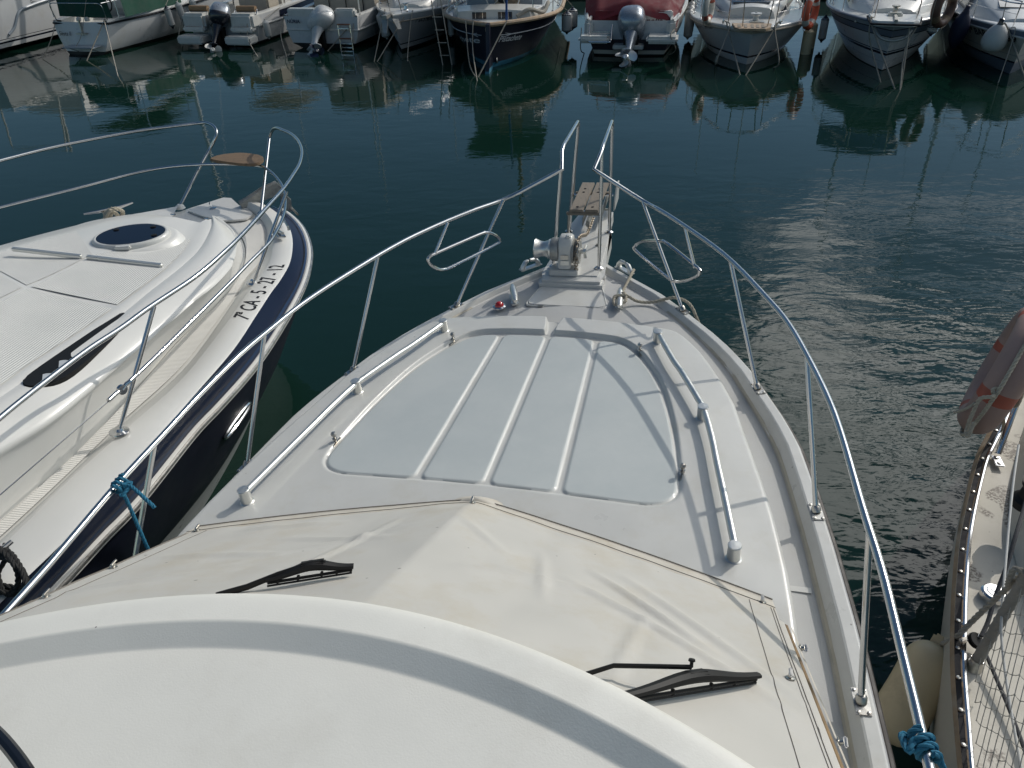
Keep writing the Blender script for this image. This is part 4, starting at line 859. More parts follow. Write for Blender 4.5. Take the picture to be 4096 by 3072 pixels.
    # wire strop from the last stanchion aft
    A = V(at(*E_(1450, 480), 1.78)); B = V(at(*E_(1350, 575), 1.76)); C_ = V(at(*E_(-300, 2000), 1.70))
    q = MB(); q.tube([A, A.lerp(B, .5) + V((0, 0, .01)), B], .012, 8); q.lathe([(.03, -.01), (.03, .01)], B, (A - B).cross(V((0, 0, 1))), 14); q.tube([B, B.lerp(C_, .07)], .007, 8); q.tube([B.lerp(C_, .07), C_], .0035, 6); q.build('rail_wire', M['steel'], lb)
    # teak bow seat on the middle rail
    seat = [S_(*p) for p in [(530, 158), (560, 175), (800, 215), (1100, 243), (1230, 228), (1300, 185), (1305, 140), (1240, 108), (1060, 82), (920, 78), (780, 92), (630, 115)]]
    q = MB(); q.prism(smooth_path([at(*p, 1.865) for p in seat], 3, True), V((0, 0, .026)), bev=.006); q.build('bow_seat', M['teak'], lb, sharp=40)
    # steel fairlead by the bow, deck cleat
    q = MB(); A, B = V(at(1138, 890, 1.545)), V(at(1155, 920, 1.545)); q.tube([A, A + V((0, 0, .03)), B + V((0, 0, .03)), B], .012, 8); q.build('fairlead', M['steel'], lb)
    q = MB(); A = V(at(1118, 938, 1.54)); q.box(A, (.16, .07, .02), (.5, -.86, 0), (.86, .5, 0), bev=.005); q.tube([A + V((-.03, .05, .02)), A + V((.06, -.10, .05))], .014, 8); q.build('fairlead', M['steel'], lb)
    # registration
    def near(px, py): return min(range(60), key=lambda i: (lambda q: (q[0] - px) ** 2 + (q[1] - py) ** 2)(proj(K['c1'][i])))
    ia, ib = near(1004, 1296) + .0, near(1148, 1064)
    def on(cv_, i): j = max(0, min(58, int(i))); return cv_[j].lerp(cv_[j + 1], i - j)
    def regfn(x, y, w):
        i = ia + (ib - ia) * x / w; return on(K['c1'], i).lerp(on(K['c2'], i), .16 + .68 * y / .7) + V((0, 0, .0138))
    t_ = text_mesh('7ª CA - 5 - 27 - 12', regfn, bold=.012); t_.build('registration_lettering', M['ink'], lb)
M['bluestripe'] = mat('light_blue_stripe', (.022, .055, .13), .55, spec=.2)
M['ribs'] = nonslip('ribbed_tread', (.60, .59, .56), R(90), 20, .0022)
M['ribs2'] = nonslip('ribbed_sun_pad', (.60, .60, .575), R(8), 19, .0022)
build_left()
# ropes lying on the neighbour
q = MB(); A = [at(418, 858, 1.60), at(440, 838, 1.70), at(470, 836, 1.70), at(492, 850, 1.62), at(478, 866, 1.56), at(455, 850, 1.66), at(432, 862, 1.58), at(420, 872, 1.55), at(436, 846, 1.69), at(448, 842, 1.69), at(440, 868, 1.56)]
q.rope(smooth_path(A, 8), .018); single(q, 'mooring_rope', M['rope'], 'cream rope wound round the far cleat of the cruiser', 'rope')
q = MB(); c = V(at(444, 862, 1.55)); d = (V(at(516, 845, 1.6)) - V(at(383, 875, 1.6))).normalized(); q.tube([c - d * .22 + V((0, 0, .07)), c - d * .1 + V((0, 0, .06)), c + d * .1 + V((0, 0, .06)), c + d * .22 + V((0, 0, .075))], [.008, .016, .016, .008], 10); q.tube([c, c + V((0, 0, .06))], .018, 10); q.build('deck_cleat', M['steel'], lb)
q = MB()
for k in range(7):
    a = random.uniform(-.2, .2); pts = [at(-30 + random.uniform(0, 60), 2170 + random.uniform(0, 70), 1.56 + random.uniform(0, .06)), at(30 + random.uniform(0, 40), 2200 + random.uniform(0, 60), 1.60), at(70 + random.uniform(0, 40), 2260 + random.uniform(0, 80), 1.55), at(50 + random.uniform(0, 60), 2350 + random.uniform(0, 40), 1.45), at(-40 + random.uniform(0, 60), 2330 + random.uniform(0, 40), 1.47)]
    q.rope(smooth_path(pts, 6, k % 2 == 0), .0125)
single(q, 'mooring_rope', M['rope_black'], 'black rope coiled in a heap over the cruiser cleat', 'rope')
q = MB(); c = V(at(10, 2235, 1.56)); q.tube([c + V((-.1, -.1, .0)), V(at(48, 2165, 1.6))], [.02, .012], 10); q.build('deck_cleat', M['steel'], lb)
# ------------------------------------------------------------------ neighbour on the right: old sailing boat
sb = thing('sailing_boat', 'weathered cream sailing boat with wooden rail and netting, only its side deck in view', 'sailing boat', at(4000, 2600, 0.0))
def crv(pts, z0, z1=None, n=50): return cv(zl(pts, z0, z1), n)
wo = crv([(4150, 1330), (4075, 1480), (4010, 1605), (3963, 1709), (3909, 1813), (3884, 1895), (3855, 2019), (3828, 2153), (3811, 2334), (3804, 2500), (3804, 2686), (3820, 2920), (3834, 3072), (3860, 3300)], 1.34, 1.24)
wi = crv([(4162, 1335), (4088, 1485), (4024, 1610), (3977, 1714), (3923, 1820), (3897, 1902), (3868, 2025), (3842, 2158), (3826, 2336), (3819, 2500), (3820, 2686), (3837, 2920), (3851, 3072), (3877, 3300)], 1.355, 1.255)
bi = crv([(4182, 1345), (4106, 1495), (4044, 1618), (3997, 1722), (3944, 1828), (3919, 1908), (3890, 2031), (3866, 2165), (3852, 2340), (3846, 2500), (3844, 2686), (3861, 2920), (3872, 3072), (3898, 3300)], 1.355, 1.255)
di = crv([(4192, 1350), (4116, 1500), (4054, 1624), (4007, 1728), (3954, 1834), (3931, 1912), (3902, 2036), (3880, 2170), (3866, 2345), (3861, 2502), (3859, 2690), (3876, 2924), (3888, 3072), (3914, 3300)], 1.325, 1.225)
bulge = crv([(4160, 1420), (4085, 1560), (4015, 1680), (3962, 1780), (3905, 1890), (3870, 1990), (3838, 2110), (3805, 2260), (3775, 2460), (3751, 2627), (3733, 2800), (3725, 2940), (3720, 3072), (3722, 3300)], .72, .62)
def build_right():
    h = MB(); lo = [p + V((.12, 0, -.55)) for p in bulge]; lo2 = [p + V((.5, 0, -1.1)) for p in bulge]
    h.grid([wo, [a.lerp(b, .35) + V((-.012, 0, .0)) for a, b in zip(wo, bulge)], [a.lerp(b, .7) + V((-.012, 0, .0)) for a, b in zip(wo, bulge)], bulge, lo, lo2]); h.build('hull', M['hulloff'], sb, sharp=80)
    w = MB(); w.grid([[p + V((.002, 0, -.012)) for p in wo], [p + V((-.004, 0, .0)) for p in wo], [p.lerp(q, .3) + V((0, 0, .010)) for p, q in zip(wo, wi)], [p + V((-.004, 0, .010)) for p in wi], [p + V((0, 0, -.012)) for p in wi]]); w.build('wooden_rail', M['wood_old'], sb, sharp=50)
    b = MB(); b.grid([[p + V((0, 0, -.002)) for p in wi], [p + V((0, 0, .0)) for p in bi]]); b.build('rubber_strip', M['rubber'], sb)
    k = 0
    for i in range(3, 49, 2):
        c = wi[i].lerp(bi[i], .5); q = MB(); q.lathe([(.010, 0), (.009, .004), (.004, .006), (0, .006)], c, n=10); q.build('rail_screw', M['steel_dull'], sb)
    m_ = MB(); m_.tube([a.lerp(b_, .5) + V((0, 0, .012)) for a, b_ in zip(bi, di)], .013, 10); m_.build('toe_rail', M['steel'], sb)
    # deck
    Md = mat('worn_cream_deck', (.56, .53, .46), .65, var=.05, vscale=3, bump=.25, bscale=200, dirt=(.36, .33, .28), dscale=7, damt=.5, specks=.5, sscale=16); M['deck_old'] = Md
    t = Md.node_tree; n = t.nodes; bs = n['Principled BSDF']; base_ = bs.inputs['Base Color'].links[0].from_socket; tcn = [x for x in n if x.type == 'TEX_COORD'][0]
    def nz(sc, de, lo, hi):
        x = n.new('ShaderNodeTexNoise'); x.inputs['Scale'].default_value = sc; x.inputs['Detail'].default_value = de; t.links.new(tcn.outputs['Object'], x.inputs['Vector']); r_ = n.new('ShaderNodeMapRange'); r_.inputs[1].default_value = lo; r_.inputs[2].default_value = hi; t.links.new(x.outputs[0], r_.inputs[0]); return r_.outputs[0]
    mm = n.new('ShaderNodeMath'); mm.operation = 'MULTIPLY'; t.links.new(nz(3.4, 3, .57, .60), mm.inputs[0]); t.links.new(nz(75, 4, .40, .56), mm.inputs[1])
    mx = n.new('ShaderNodeMix'); mx.data_type = 'RGBA'; t.links.new(mm.outputs[0], mx.inputs['Factor']); t.links.new(base_, mx.inputs['A']); mx.inputs['B'].default_value = (.20, .175, .15, 1); t.links.new(mx.outputs['Result'], bs.inputs['Base Color'])
    d = MB(); inn = [p + V((1.6, .35, .02)) for p in di]; d.grid([di] + blend(di, inn, (.03, .1, .3, .6)) + [inn]); d.build('deck', Md, sb)
    # cabin moulding and a winch just inside the picture
    zc = lambda py: 1.325 - (py - 1350) / 1950 * .1
    q = MB(); A = [V(at(px, py, zc(py))) for px, py in [(4150, 1560), (4080, 1760), (4045, 1930), (4036, 2070), (4060, 2230), (4110, 2400), (4170, 2600)]]; A = resample(smooth_path(A, 6), 40)
    rows = [A, [p + V((.03, 0, .06)) for p in A], [p + V((.07, 0, .16)) for p in A], [p + V((.13, .01, .21)) for p in A], [p + V((.3, .04, .23)) for p in A], [p + V((1.2, .2, .26)) for p in A]]; q.grid(rows); q.build('cabin_coaming', M['deck_cream'], sb, sharp=80)
    q = MB(); c = V(at(4112, 2010, 1.47)); q.lathe([(.075, -.02), (.075, .02), (.055, .04), (.048, .09), (.06, .11), (.062, .13), (.0, .135)], c, n=24); q.build('winch', M['black'], sb)
    # filler cap
    q = MB(); c = V(at(3972, 2378, 1.285)); q.lathe([(.055, -.01), (.055, .016), (.045, .024), (.034, .024), (.030, .027), (0, .027)], c, n=28); q.box(c + V((0, 0, .028)), (.012, .035, .004), (.8, .6, 0), (-.6, .8, 0)); q.build('filler_cap', M['steel'], sb, sharp=30)
    # bow rail stanchion with its bracket
    q = MB(); B = V(at(3993, 1815, 1.32)); T_ = V(at(4130, 1440, 1.80)); q.tube([B, B.lerp(T_, .5), T_, T_ + (T_ - B) * .3], .016, 12); so = q.build('stanchion', M['steel'], sb)
    q = MB(); c = V(at(3992, 1845, 1.315)); q.box(c, (.05, .10, .008), (.93, -.2, 0), (.2, .93, 0), bev=.003)
    q.build('base_plate', M['steel'], so)
    for dy in (-.022, .028):
        q = MB(); q.lathe([(.012, 0), (.010, .006), (0, .007)], c + V((.2, .93, 0)) * dy + V((0, 0, .005)), n=10); q.build('bolt', M['steel_dull'], so)
    # taped stanchion, lifeline, netting
    B = V(at(3896, 2662, 1.26)); T_ = V(at(4112, 2292, 1.80)); d_ = (T_ - B)
    q = MB(); n_ = 60; q.tube([B + d_ * (i / n_) for i in range(n_ + 1)], [.0215 + .0018 * random.random() + (.003 if i % 5 == 0 else 0) for i in range(n_ + 1)], 12); q.tube([T_, T_ + d_ * .3], .02, 10); so = q.build('stanchion', M['tape'], sb)
    q = MB(); q.lathe([(.04, -.03), (.036, .01), (.026, .05)], B - d_ * .02, d_, 14); q.build('stanchion_socket', M['steel_dull'], so)
    q = MB(); q.tube(smooth_path([V(at(px, py, z)) for px, py, z in [(4075, 1780, 1.75), (4057, 1900, 1.72), (4039, 2063, 1.68), (4017, 2316, 1.62), (4008, 2440, 1.58), (4006, 2545, 1.55), (4027, 2733, 1.5), (4074, 3014, 1.46), (4110, 3200, 1.44)]], 6), .0055, 8); q.build('lifeline', M['fender_w'], sb)
    # net: diamonds knotted between the toe rail and the lifeline
    e1 = (V(at(3905, 3130, 1.235)) - B); e2 = d_; cell = .050; nu = int(e1.length * 1.6 / cell); nv = int(e2.length * 1.5 / cell); u = e1.normalized() * cell; v = e2.normalized() * cell
    def P(i, j): return B + e1 * -.02 + u * i + v * j + V((0, 0, .012 + .006 * math.sin(i * 1.3 + j * 2.1)))  + u * .10 * math.sin(j * 1.7 + i * .6)
    q = MB()
    for i in range(0, nu):
        for j in range(0, nv):
            if (i + j) % 2 == 0 and i < nu and j < nv:
                for a, b_ in ((1, 1), (1, -1)):
                    if j + b_ >= 0: q.tube([P(i, j), P(i, j).lerp(P(i + a, j + b_), .5) + V((0, 0, -.003)), P(i + a, j + b_)], .0017, 4, caps=False)
                q.lathe([(.0, -.004), (.0042, 0), (.0, .004)], P(i, j), n=6)
    q.build('netting', M['net'], sb)
    # small block on the rail
    q = MB(); c = V(at(3902, 2562, 1.31)); q.lathe([(.034, -.012), (.036, -.004), (.022, 0), (.036, .004), (.034, .012)], c, (.35, -.3, .85), 18); bo = q.build('pulley_block', M['black'], sb)
    q = MB(); q.box(c + V((-.02, .01, .006)), (.10, .022, .006), (.95, .2, .1), (-.2, .95, 0), bev=.002); q.box(c + V((-.055, .0, .0)), (.03, .02, .02), (.95, .2, .1), (-.2, .95, 0), bev=.004); q.build('block_strap', M['steel_dull'], bo)
M['deck_cream'] = mat('cream_cabin_moulding', (.58, .555, .48), .5, var=.05, vscale=4, dirt=(.42, .38, .31), dscale=4, damt=.4)
build_right()
# ropes on and around it
q = MB(); q.tube(smooth_path([V(at(px, py, z)) for px, py, z in [(4110, 1985, 1.62), (4093, 2045, 1.60), (4064, 2139, 1.58), (4025, 2269, 1.50), (3981, 2388, 1.42), (3952, 2486, 1.36), (3925, 2545, 1.33)]], 6), .0095, 8); single(q, 'sheet_rope', M['rope_dark'], 'dark flecked rope led from the winch to the block on the toe rail', 'rope')
q = MB(); q.tube(smooth_path([V(at(px, py, z)) for px, py, z in [(3925, 2590, 1.30), (3945, 2621, 1.30), (3990, 2725, 1.29), (4033, 2826, 1.28), (4091, 2979, 1.27), (4130, 3100, 1.27)]], 6), .0085, 8); single(q, 'sheet_rope', M['rope_dark'], 'dark flecked rope running behind the netting at lower right', 'rope')
# fender squeezed between the boats, and the rope it hangs from
fa, fb_ = V(at(3722, 2655, .96)), V(at(3592, 2875, .74)); ax = (fb_ - fa); Lf = ax.length; a_ = ax.normalized(); rf = .122
f = MB(); prof = []
for t in np.linspace(0, 1, 9): prof.append((rf * math.sin(math.pi / 2 * t) ** .75 * (1 if t > .05 else .6), -.10 + .12 * (1 - math.cos(math.pi / 2 * t))))
for h in np.linspace(.06, Lf - .06, 6): prof.append((rf * (1 + .01 * math.sin(h * 30)), h))
for t in np.linspace(1, 0, 9): prof.append((rf * math.sin(math.pi / 2 * t) ** .75, Lf + .02 - .12 * (1 - math.cos(math.pi / 2 * t)) + .10))
f.lathe(prof, fa, a_, 32); fo = single(f, 'fender', M['fender_y'], 'yellowed plump fender squeezed between our boat and the weathered sailing boat', 'fender', sharp=80)
f = MB(); f.box(fa - a_ * .10, (.10, .03, .09), a_.cross(V((0, 0, 1))).normalized(), a_.cross(a_.cross(V((0, 0, 1))).normalized()), a_, .012); f.build('rope_eye', M['fender_y'], fo)
q = MB(); pts = [V(at(4140, 2250, 1.83)), V(at(4094, 2293, 1.78)), V(at(4015, 2364, 1.62)), V(at(3898, 2475, 1.40)), V(at(3822, 2551, 1.28)), fa - a_ * .11]
q.rope(smooth_path(pts, 8), .0125); q.rope(smooth_path([V(at(4100, 2290, 1.80)), V(at(4060, 2275, 1.80)), V(at(4040, 2310, 1.74)), V(at(4030, 2345, 1.66))], 8), .0125); single(q, 'fender_rope', M['rope_grey'], 'grey twisted rope from the sailing boat down to the yellowed fender', 'rope')
# faded ring buoy hung on the bow rail, seen nearly edge on
c = V(at(4022, 1482, 1.78)); e_long = (V(at(4100, 1330, 1.98)) - V(at(3900, 1680, 1.58))); e_long.normalize(); vw = (c - CP).normalized(); vw = (vw - e_long * vw.dot(e_long)).normalized(); nr = e_long.cross(vw).normalized(); vw = (vw * .99 + nr * .10).normalized(); nr = e_long.cross(vw).normalized()
f = MB(); rows = []; mrow = []
for i in range(64):
    a = 2 * math.pi * i / 64; d = e_long * math.cos(a) + vw * math.sin(a); rows.append([c + d * (.315 + .078 * math.cos(b)) + nr * .095 * math.sin(b) for b in np.linspace(0, 2 * math.pi, 21)[:-1]])
    deg = (math.degrees(a) + 360) % 90; mrow.append(1 if 40 < deg < 52 else 0)
f.grid(rows, cu=True, cv=True, mrow=mrow); ro = single(f, 'lifebuoy', [M['faded'], M['buoyred']], 'faded pinkish ring buoy with red bands hung on the bow rail at the right edge', 'lifebuoy', sharp=80)
q = MB(); q.rope(smooth_path([c + e_long * .42 * math.cos(a) + vw * .42 * math.sin(a) * (1 + .06 * math.sin(5 * a)) + nr * .02 for a in np.linspace(0, 2 * math.pi, 25)[:-1]], 4, True), .011); q.build('grab_line', M['rope'], ro)
q = MB(); q.tube(smooth_path([V(at(px, py, 1.72)) for px, py in [(3985, 1545), (3972, 1565), (3962, 1590), (3950, 1607)]], 4), .004, 6); q.build('lashing', M['rope'], ro)
# white line hanks tied to the ring
q = MB()
q.rope(smooth_path([V(at(px, py, z)) for px, py, z in [(3895, 1690, 1.70), (3878, 1735, 1.64), (3866, 1742, 1.62), (3872, 1700, 1.66), (3905, 1620, 1.78), (3925, 1592, 1.83), (3962, 1588, 1.86), (3978, 1580, 1.86), (3970, 1562, 1.88), (3985, 1555, 1.88), (4020, 1562, 1.84)]], 8), .0105)
for k in range(9):
    ox, oy = random.uniform(-12, 12), random.uniform(-10, 10)
    q.rope(smooth_path([V(at(px + ox, py + oy, z)) for px, py, z in [(4110, 1400, 1.95), (4090, 1440, 1.92), (4062, 1500, 1.88), (4040, 1560, 1.80), (4035, 1600, 1.74), (4052, 1620, 1.72), (4075, 1580, 1.78), (4095, 1520, 1.84)]], 6), .009)
q.rope(smooth_path([V(at(px, py, z)) for px, py, z in [(4015, 1570, 1.80), (4005, 1610, 1.70), (4008, 1650, 1.55), (4015, 1690, 1.42), (4010, 1720, 1.34)]], 8), .009)
q.rope(smooth_path([V(at(px, py, z)) for px, py, z in [(3900, 1612, 1.74), (3870, 1632, 1.70), (3835, 1645, 1.64), (3815, 1648, 1.62)]], 8), .008)
single(q, 'rope_hank', M['rope'], 'hank of cream rope tied to the faded ring buoy', 'rope')
# blue lashings on our own guard rail
def knot(p, d, name, label, tail, turns=3, r=.0085, rr=.0235, tail2=None):
    d = d.normalized(); a = (V((0, 0, 1)) - d * d.z).normalized(); b = d.cross(a); q = MB()
    q.rope([p + d * (k * .0205 * turns / 40 - .02) * 1.2 + (a * math.cos(2 * math.pi * turns * k / 40) + b * math.sin(2 * math.pi * turns * k / 40)) * rr for k in range(41)], r)
    q.rope(smooth_path([p + b * rr + a * .01, p + b * (rr + .02) + d * .03, p + b * (rr + .012) - d * .03 - a * .02, p - a * rr], 6), r)
    q.rope(smooth_path([p - a * rr + b * .01] + tail, 8), r)
    if tail2: q.rope(smooth_path([p + b * rr] + tail2, 8), r)
    single(q, name, M['rope_blue'], label, 'rope')
p = L(-1.515, -1.84, .70)
def railpt(px, py, sd=-1):
    return hit(px, py, L(0, 0, .645), bW)
p = railpt(472, 1945); dd = (railpt(560, 1860) - railpt(400, 2030))
knot(p, dd, 'blue_lashing', 'blue rope knotted round our rail on the left, its tail hanging', [p + V((.012, .0, -.10)), p + V((.02, -.01, -.25)), p + V((.03, -.02, -.46))], tail2=[railpt(520, 1940) + V((0, 0, -.005)), railpt(585, 1985) + V((0, 0, -.03)), railpt(605, 1995) + V((0, 0, -.05))])
p = hit(3690, 2965, L(0, 0, .70), bW); dd = hit(3710, 3020, L(0, 0, .70), bW) - hit(3640, 2850, L(0, 0, .70), bW)
knot(p, dd, 'blue_lashing', 'blue rope knotted round our rail at lower right', [p + V((.03, -.03, -.02)), p + V((.06, -.07, -.10)), p + V((.09, -.11, -.22))], r=.010, rr=.025)
# our own mooring line on the starboard foredeck cleat
q = MB(); cl = lambda l, y, z: L(l, y, z)
q.rope(smooth_path([L(.45, 1.42, .06), L(.43, 1.30, .05), L(.405, 1.15, .03), L(.40, 1.03, .04), L(.44, .98, .05), L(.39, .94, .07), L(.35, .98, .05), L(.42, 1.0, .075), L(.44, .90, .06), L(.37, .87, .05), L(.36, .93, .075), L(.43, .96, .08), L(.52, .97, .03), L(.62, .98, .02), L(.72, .985, .05), L(.80, .96, .075), L(.90, .88, .06), L(1.0, .80, -.10)], 8), .0115)
single(q, 'mooring_rope', M['rope'], 'pale twisted rope made fast to our starboard foredeck cleat', 'rope')
# ------------------------------------------------------------------ the row of boats moored across the basin
ZS = .83
def frame(px, py, deg, z=0.0):
    b = V(at(px, py, z)); a = R(deg); n_ = V((math.cos(a), -math.sin(a), 0)); u_ = V((math.sin(a), math.cos(a), 0))
    f = lambda x, y, z: b + n_ * x + u_ * y + V((0, 0, z * ZS)); f.b, f.n, f.u = b, n_, u_; return f
class Hull:
    """near end at y=0: the stem for a boat lying bow to us, the transom for one lying stern to us"""
    def __init__(s, T, kind, B, L_, fs, fm, rake=.6, e=None, p=2.3, g0=.45, tr=.85, tb=.55, trk=.12, sec=None):
        s.T, s.kind, s.B, s.L, s.fs, s.fm, s.rake, s.e, s.p, s.g0, s.tr, s.tb, s.trk = T, kind, B, L_, fs, fm, rake, e or L_ * .55, p, g0, tr, tb, trk
        s.sec = sec or [(0, .0), (.2, .62), (.35, .80), (.6, .93), (1, 1.0)]
    def sheer(s, y):
        t = min(1, max(0, y / s.L)); 
        if s.kind == 'bow': return s.fs + (s.fm - s.fs) * min(1, t * 1.5)
        return s.fs + (s.fm - s.fs) * t ** 1.6
    def hb(s, y, z):
        fr = min(1, max(0, (z + .35) / (s.sheer(y) + .35)))
        if s.kind == 'bow':
            y0 = s.rake * (1 - fr) ** 1.15; t = min(1, max(0, (y - y0) / s.e))
            k = (s.g0 + (1 - s.g0) * fr ** .9) if fr > .15 else (s.g0 + (1 - s.g0) * .15 ** .9) * (fr / .15)
            return s.B / 2 * k * (1 - (1 - t) ** s.p) * (1 - .12 * max(0, (y - s.e) / s.L))
        w = np.interp(fr, [a for a, _ in s.sec], [b for _, b in s.sec]); t = y / s.L
        if t < .42: pl = s.tr + (1 - s.tr) * math.sin(min(1, t / .42) * math.pi / 2)
        else:
            far = 1 - .28 * (1 - fr); q = max(0, min(1, (t - .42) / (.58 * far))); pl = max(.004, 1 - q ** 2.3)
        return s.B / 2 * w * pl
    def S(s, sd, y, z, off=0.0):
        if s.kind == 'bow': return s.T(sd * (s.hb(y, z) + off), y, z)
        fr = (z + .35) / (s.sheer(0) + .35); return s.T(sd * (s.hb(y, z) + off), y + s.trk * (1 - fr) * max(0, 1 - y / 1.5), z)
    def find(s, sd, px, py, off=.01):      # (y, z) on the topside that shows at a pixel
        best = None
        for y in np.linspace(.02, s.L * .7, 120):
            for z in np.linspace(0, s.sheer(y) + .5, 40):
                a, b = proj(s.S(sd, y, z, off)); e = (a - px) ** 2 + (b - py) ** 2
                if best is None or e < best[0]: best = (e, y, z)
        return best[1:]
    def at_px(s, sd, px, py, off=.1): y, z = s.find(sd, px, py, off); return s.S(sd, y, z, off)
    def text_px(s, par, txt, sd, p0, p1, cap, m_, shear=0, bold=0.0, name='name_lettering', off=.014):
        y0, z0 = s.find(sd, *p0); y1, z1 = s.find(sd, *p1); a, b = proj(s.S(sd, (y0 + y1) / 2, (z0 + z1) / 2)); c, d = proj(s.S(sd, (y0 + y1) / 2, (z0 + z1) / 2 + .2)); mpp = .2 / abs(b - d)
        h = cap * mpp / .7
        def fn(x, yy, w): u = x / w; return s.S(sd, y0 + (y1 - y0) * u, z0 + (z1 - z0) * u + yy * h, off)
        return text_mesh(txt, fn, 1.0, shear, bold).build(name, m_, par)
    def ys(s, n=44):
        a = np.linspace(0, 1, n) ** (1.7 if s.kind == 'bow' else 1.0); return list(a * s.L)
    def build(s, par, levels, mats):
        mb = MB(); ys = s.ys()
        for sd in (-1, 1):
            rows = []; mr = []
            for k, (a, b, mi) in enumerate(levels):
                rows.append([s.S(sd, max(y, s.rake * (1 - min(1, max(0, (a + b * s.sheer(y) + .35) / (s.sheer(y) + .35)))) ** 1.15) if s.kind == 'bow' else y, a + b * s.sheer(y)) for y in ys]); mr.append(mi)
            mb.grid(rows, mrow=mr[1:])
        if s.kind == 'stern':
            rows = [[s.S(-1, 0, a + b * s.sheer(0)).lerp(s.S(1, 0, a + b * s.sheer(0)), t) - s.T.u * (.05 * math.sin(math.pi * t)) for t in np.linspace(0, 1, 13)] for a, b, mi in levels]
            mb.grid(rows, mrow=[mi for *_, mi in levels][1:])
        return mb.build('hull', mats, par, sharp=40)
    def strip(s, par, name, z0, z1, m_, off=.004, y0=0.0, y1=None, sides=(-1, 1), b=0.0):
        mb = MB(); ys = [y for y in s.ys(60) if y0 <= y <= (y1 or s.L)]
        for sd in sides:
            rows = []
            for zz in (z0, (z0 + z1) / 2, z1):
                rows.append([s.S(sd, max(y, s.rake * (1 - min(1, max(0, (zz + b * s.sheer(y) + .35) / (s.sheer(y) + .35)))) ** 1.15 + .01) if s.kind == 'bow' else y, zz + b * s.sheer(y), off) for y in ys])
            mb = MB(); mb.grid(rows); mb.build(name, m_, par)
    def rubrail(s, par, m_, dz=-.05, r=.03, name='rub_rail', y1=None):
        for sd in (-1, 1):
            mb = MB(); mb.tube([s.S(sd, y, s.sheer(y) + dz, .008) for y in s.ys(50) if y <= (y1 or s.L)], r, 8); mb.build(name, m_, par)
    def deck(s, par, m_, y0=0.0, y1=None, dz=-.02, cam_=.06, toe=.0, inset=.02, mt=None):
        mb = MB(); ys = [y for y in s.ys(40) if y0 <= y <= (y1 or s.L)]
        mb.grid([[s.T((s.hb(y, s.sheer(y)) - min(inset, .5 * s.hb(y, s.sheer(y)))) * u, y, s.sheer(y) + dz + cam_ * (1 - u * u)) for u in np.linspace(-1, 1, 13)] for y in ys]); mb.build('deck', m_, par)
        g = MB()
        for sd in (-1, 1):
            rows = []
            for o, h in ((0, 0), (-.005, .03), (-.035, .045), (-.06, .035), (-.075, dz + .01)):
                rows.append([s.T(sd * max(0.0, s.hb(y, s.sheer(y)) + o), y, s.sheer(y) + h + toe * (h > 0)) for y in s.ys(40)])
            g.grid(rows)
        g.build('gunwale', mt or m_, par)
    def cockpit(s, par, y1, zf, m_, wall=.14, floor=None):
        mb = MB(); ys = np.linspace(.10, y1, 12)
        for sd in (-1, 1):
            mb.grid([[s.T(sd * (s.hb(y, s.sheer(y))), y, s.sheer(y)) for y in ys], [s.T(sd * (s.hb(y, s.sheer(y)) - .03), y, s.sheer(y) + .035) for y in ys], [s.T(sd * (s.hb(y, s.sheer(y)) - wall), y, s.sheer(y) + .03) for y in ys], [s.T(sd * (s.hb(y, s.sheer(y)) - wall - .02), y, zf) for y in ys]])
        mb.grid([[s.T((s.hb(y, s.sheer(y)) - wall - .02) * u, y, zf) for u in np.linspace(-1, 1, 5)] for y in ys])
        w = s.hb(y1, s.sheer(y1)) - wall; mb.add([s.T(-w, y1, zf), s.T(w, y1, zf), s.T(w, y1, s.sheer(y1)), s.T(-w, y1, s.sheer(y1))], [[0, 1, 2, 3]])
        return mb.build('cockpit', m_, par)
    def text(s, par, txt, sd, y0, z0, size, m_, dirn, shear=0, bold=0.0, off=.012, name='name_lettering', space=1.0):
        def fn(x, yy, w): 
            y = y0 + dirn * x; return s.S(sd, y, z0 + yy, off)
        return text_mesh(txt, fn, size, shear, bold, space=space).build(name, m_, par)
def house(par, T, secs, m_, name='cabin', round_=.10):
    mb = MB(); rows = []
    for y, w, zb, zt_, wt in secs:
        pts = [(w, zb), (w * .35 + wt * .65, zb + (zt_ - zb) * .65), (wt, zt_ - round_ * .5), (wt - round_ * .7, zt_), (wt * .4, zt_ + .035), (0, zt_ + .045)]
        full = [(-a, b) for a, b in pts] + pts[::-1][1:]; rows.append([T(a, y, b) for a, b in full])
    mb.grid(rows); mb.add(rows[0], [list(range(len(rows[0])))]); mb.add(rows[-1], [list(range(len(rows[0])))])
    return mb.build(name, m_, par, sharp=40)
def quad_win(par, T, pts, m_=None, th=.015, nrm=None, name='window'):
    P = [T(*p) for p in pts]; n_ = (P[1] - P[0]).cross(P[2] - P[0]).normalized()
    if n_.dot(CP - P[0]) < 0: n_ = -n_
    mb = MB(); mb.prism(fillet(P + P[:2], .06)[4:-4] if len(P) > 3 else P, n_ * th); return mb.build(name, m_ or M['pane'], par, sharp=30)
def boxT(T, c, d, bev=.01, mb=None): mb = mb or MB(); mb.box(T(*c), d, T.n, T.u, (0, 0, 1), bev); return mb
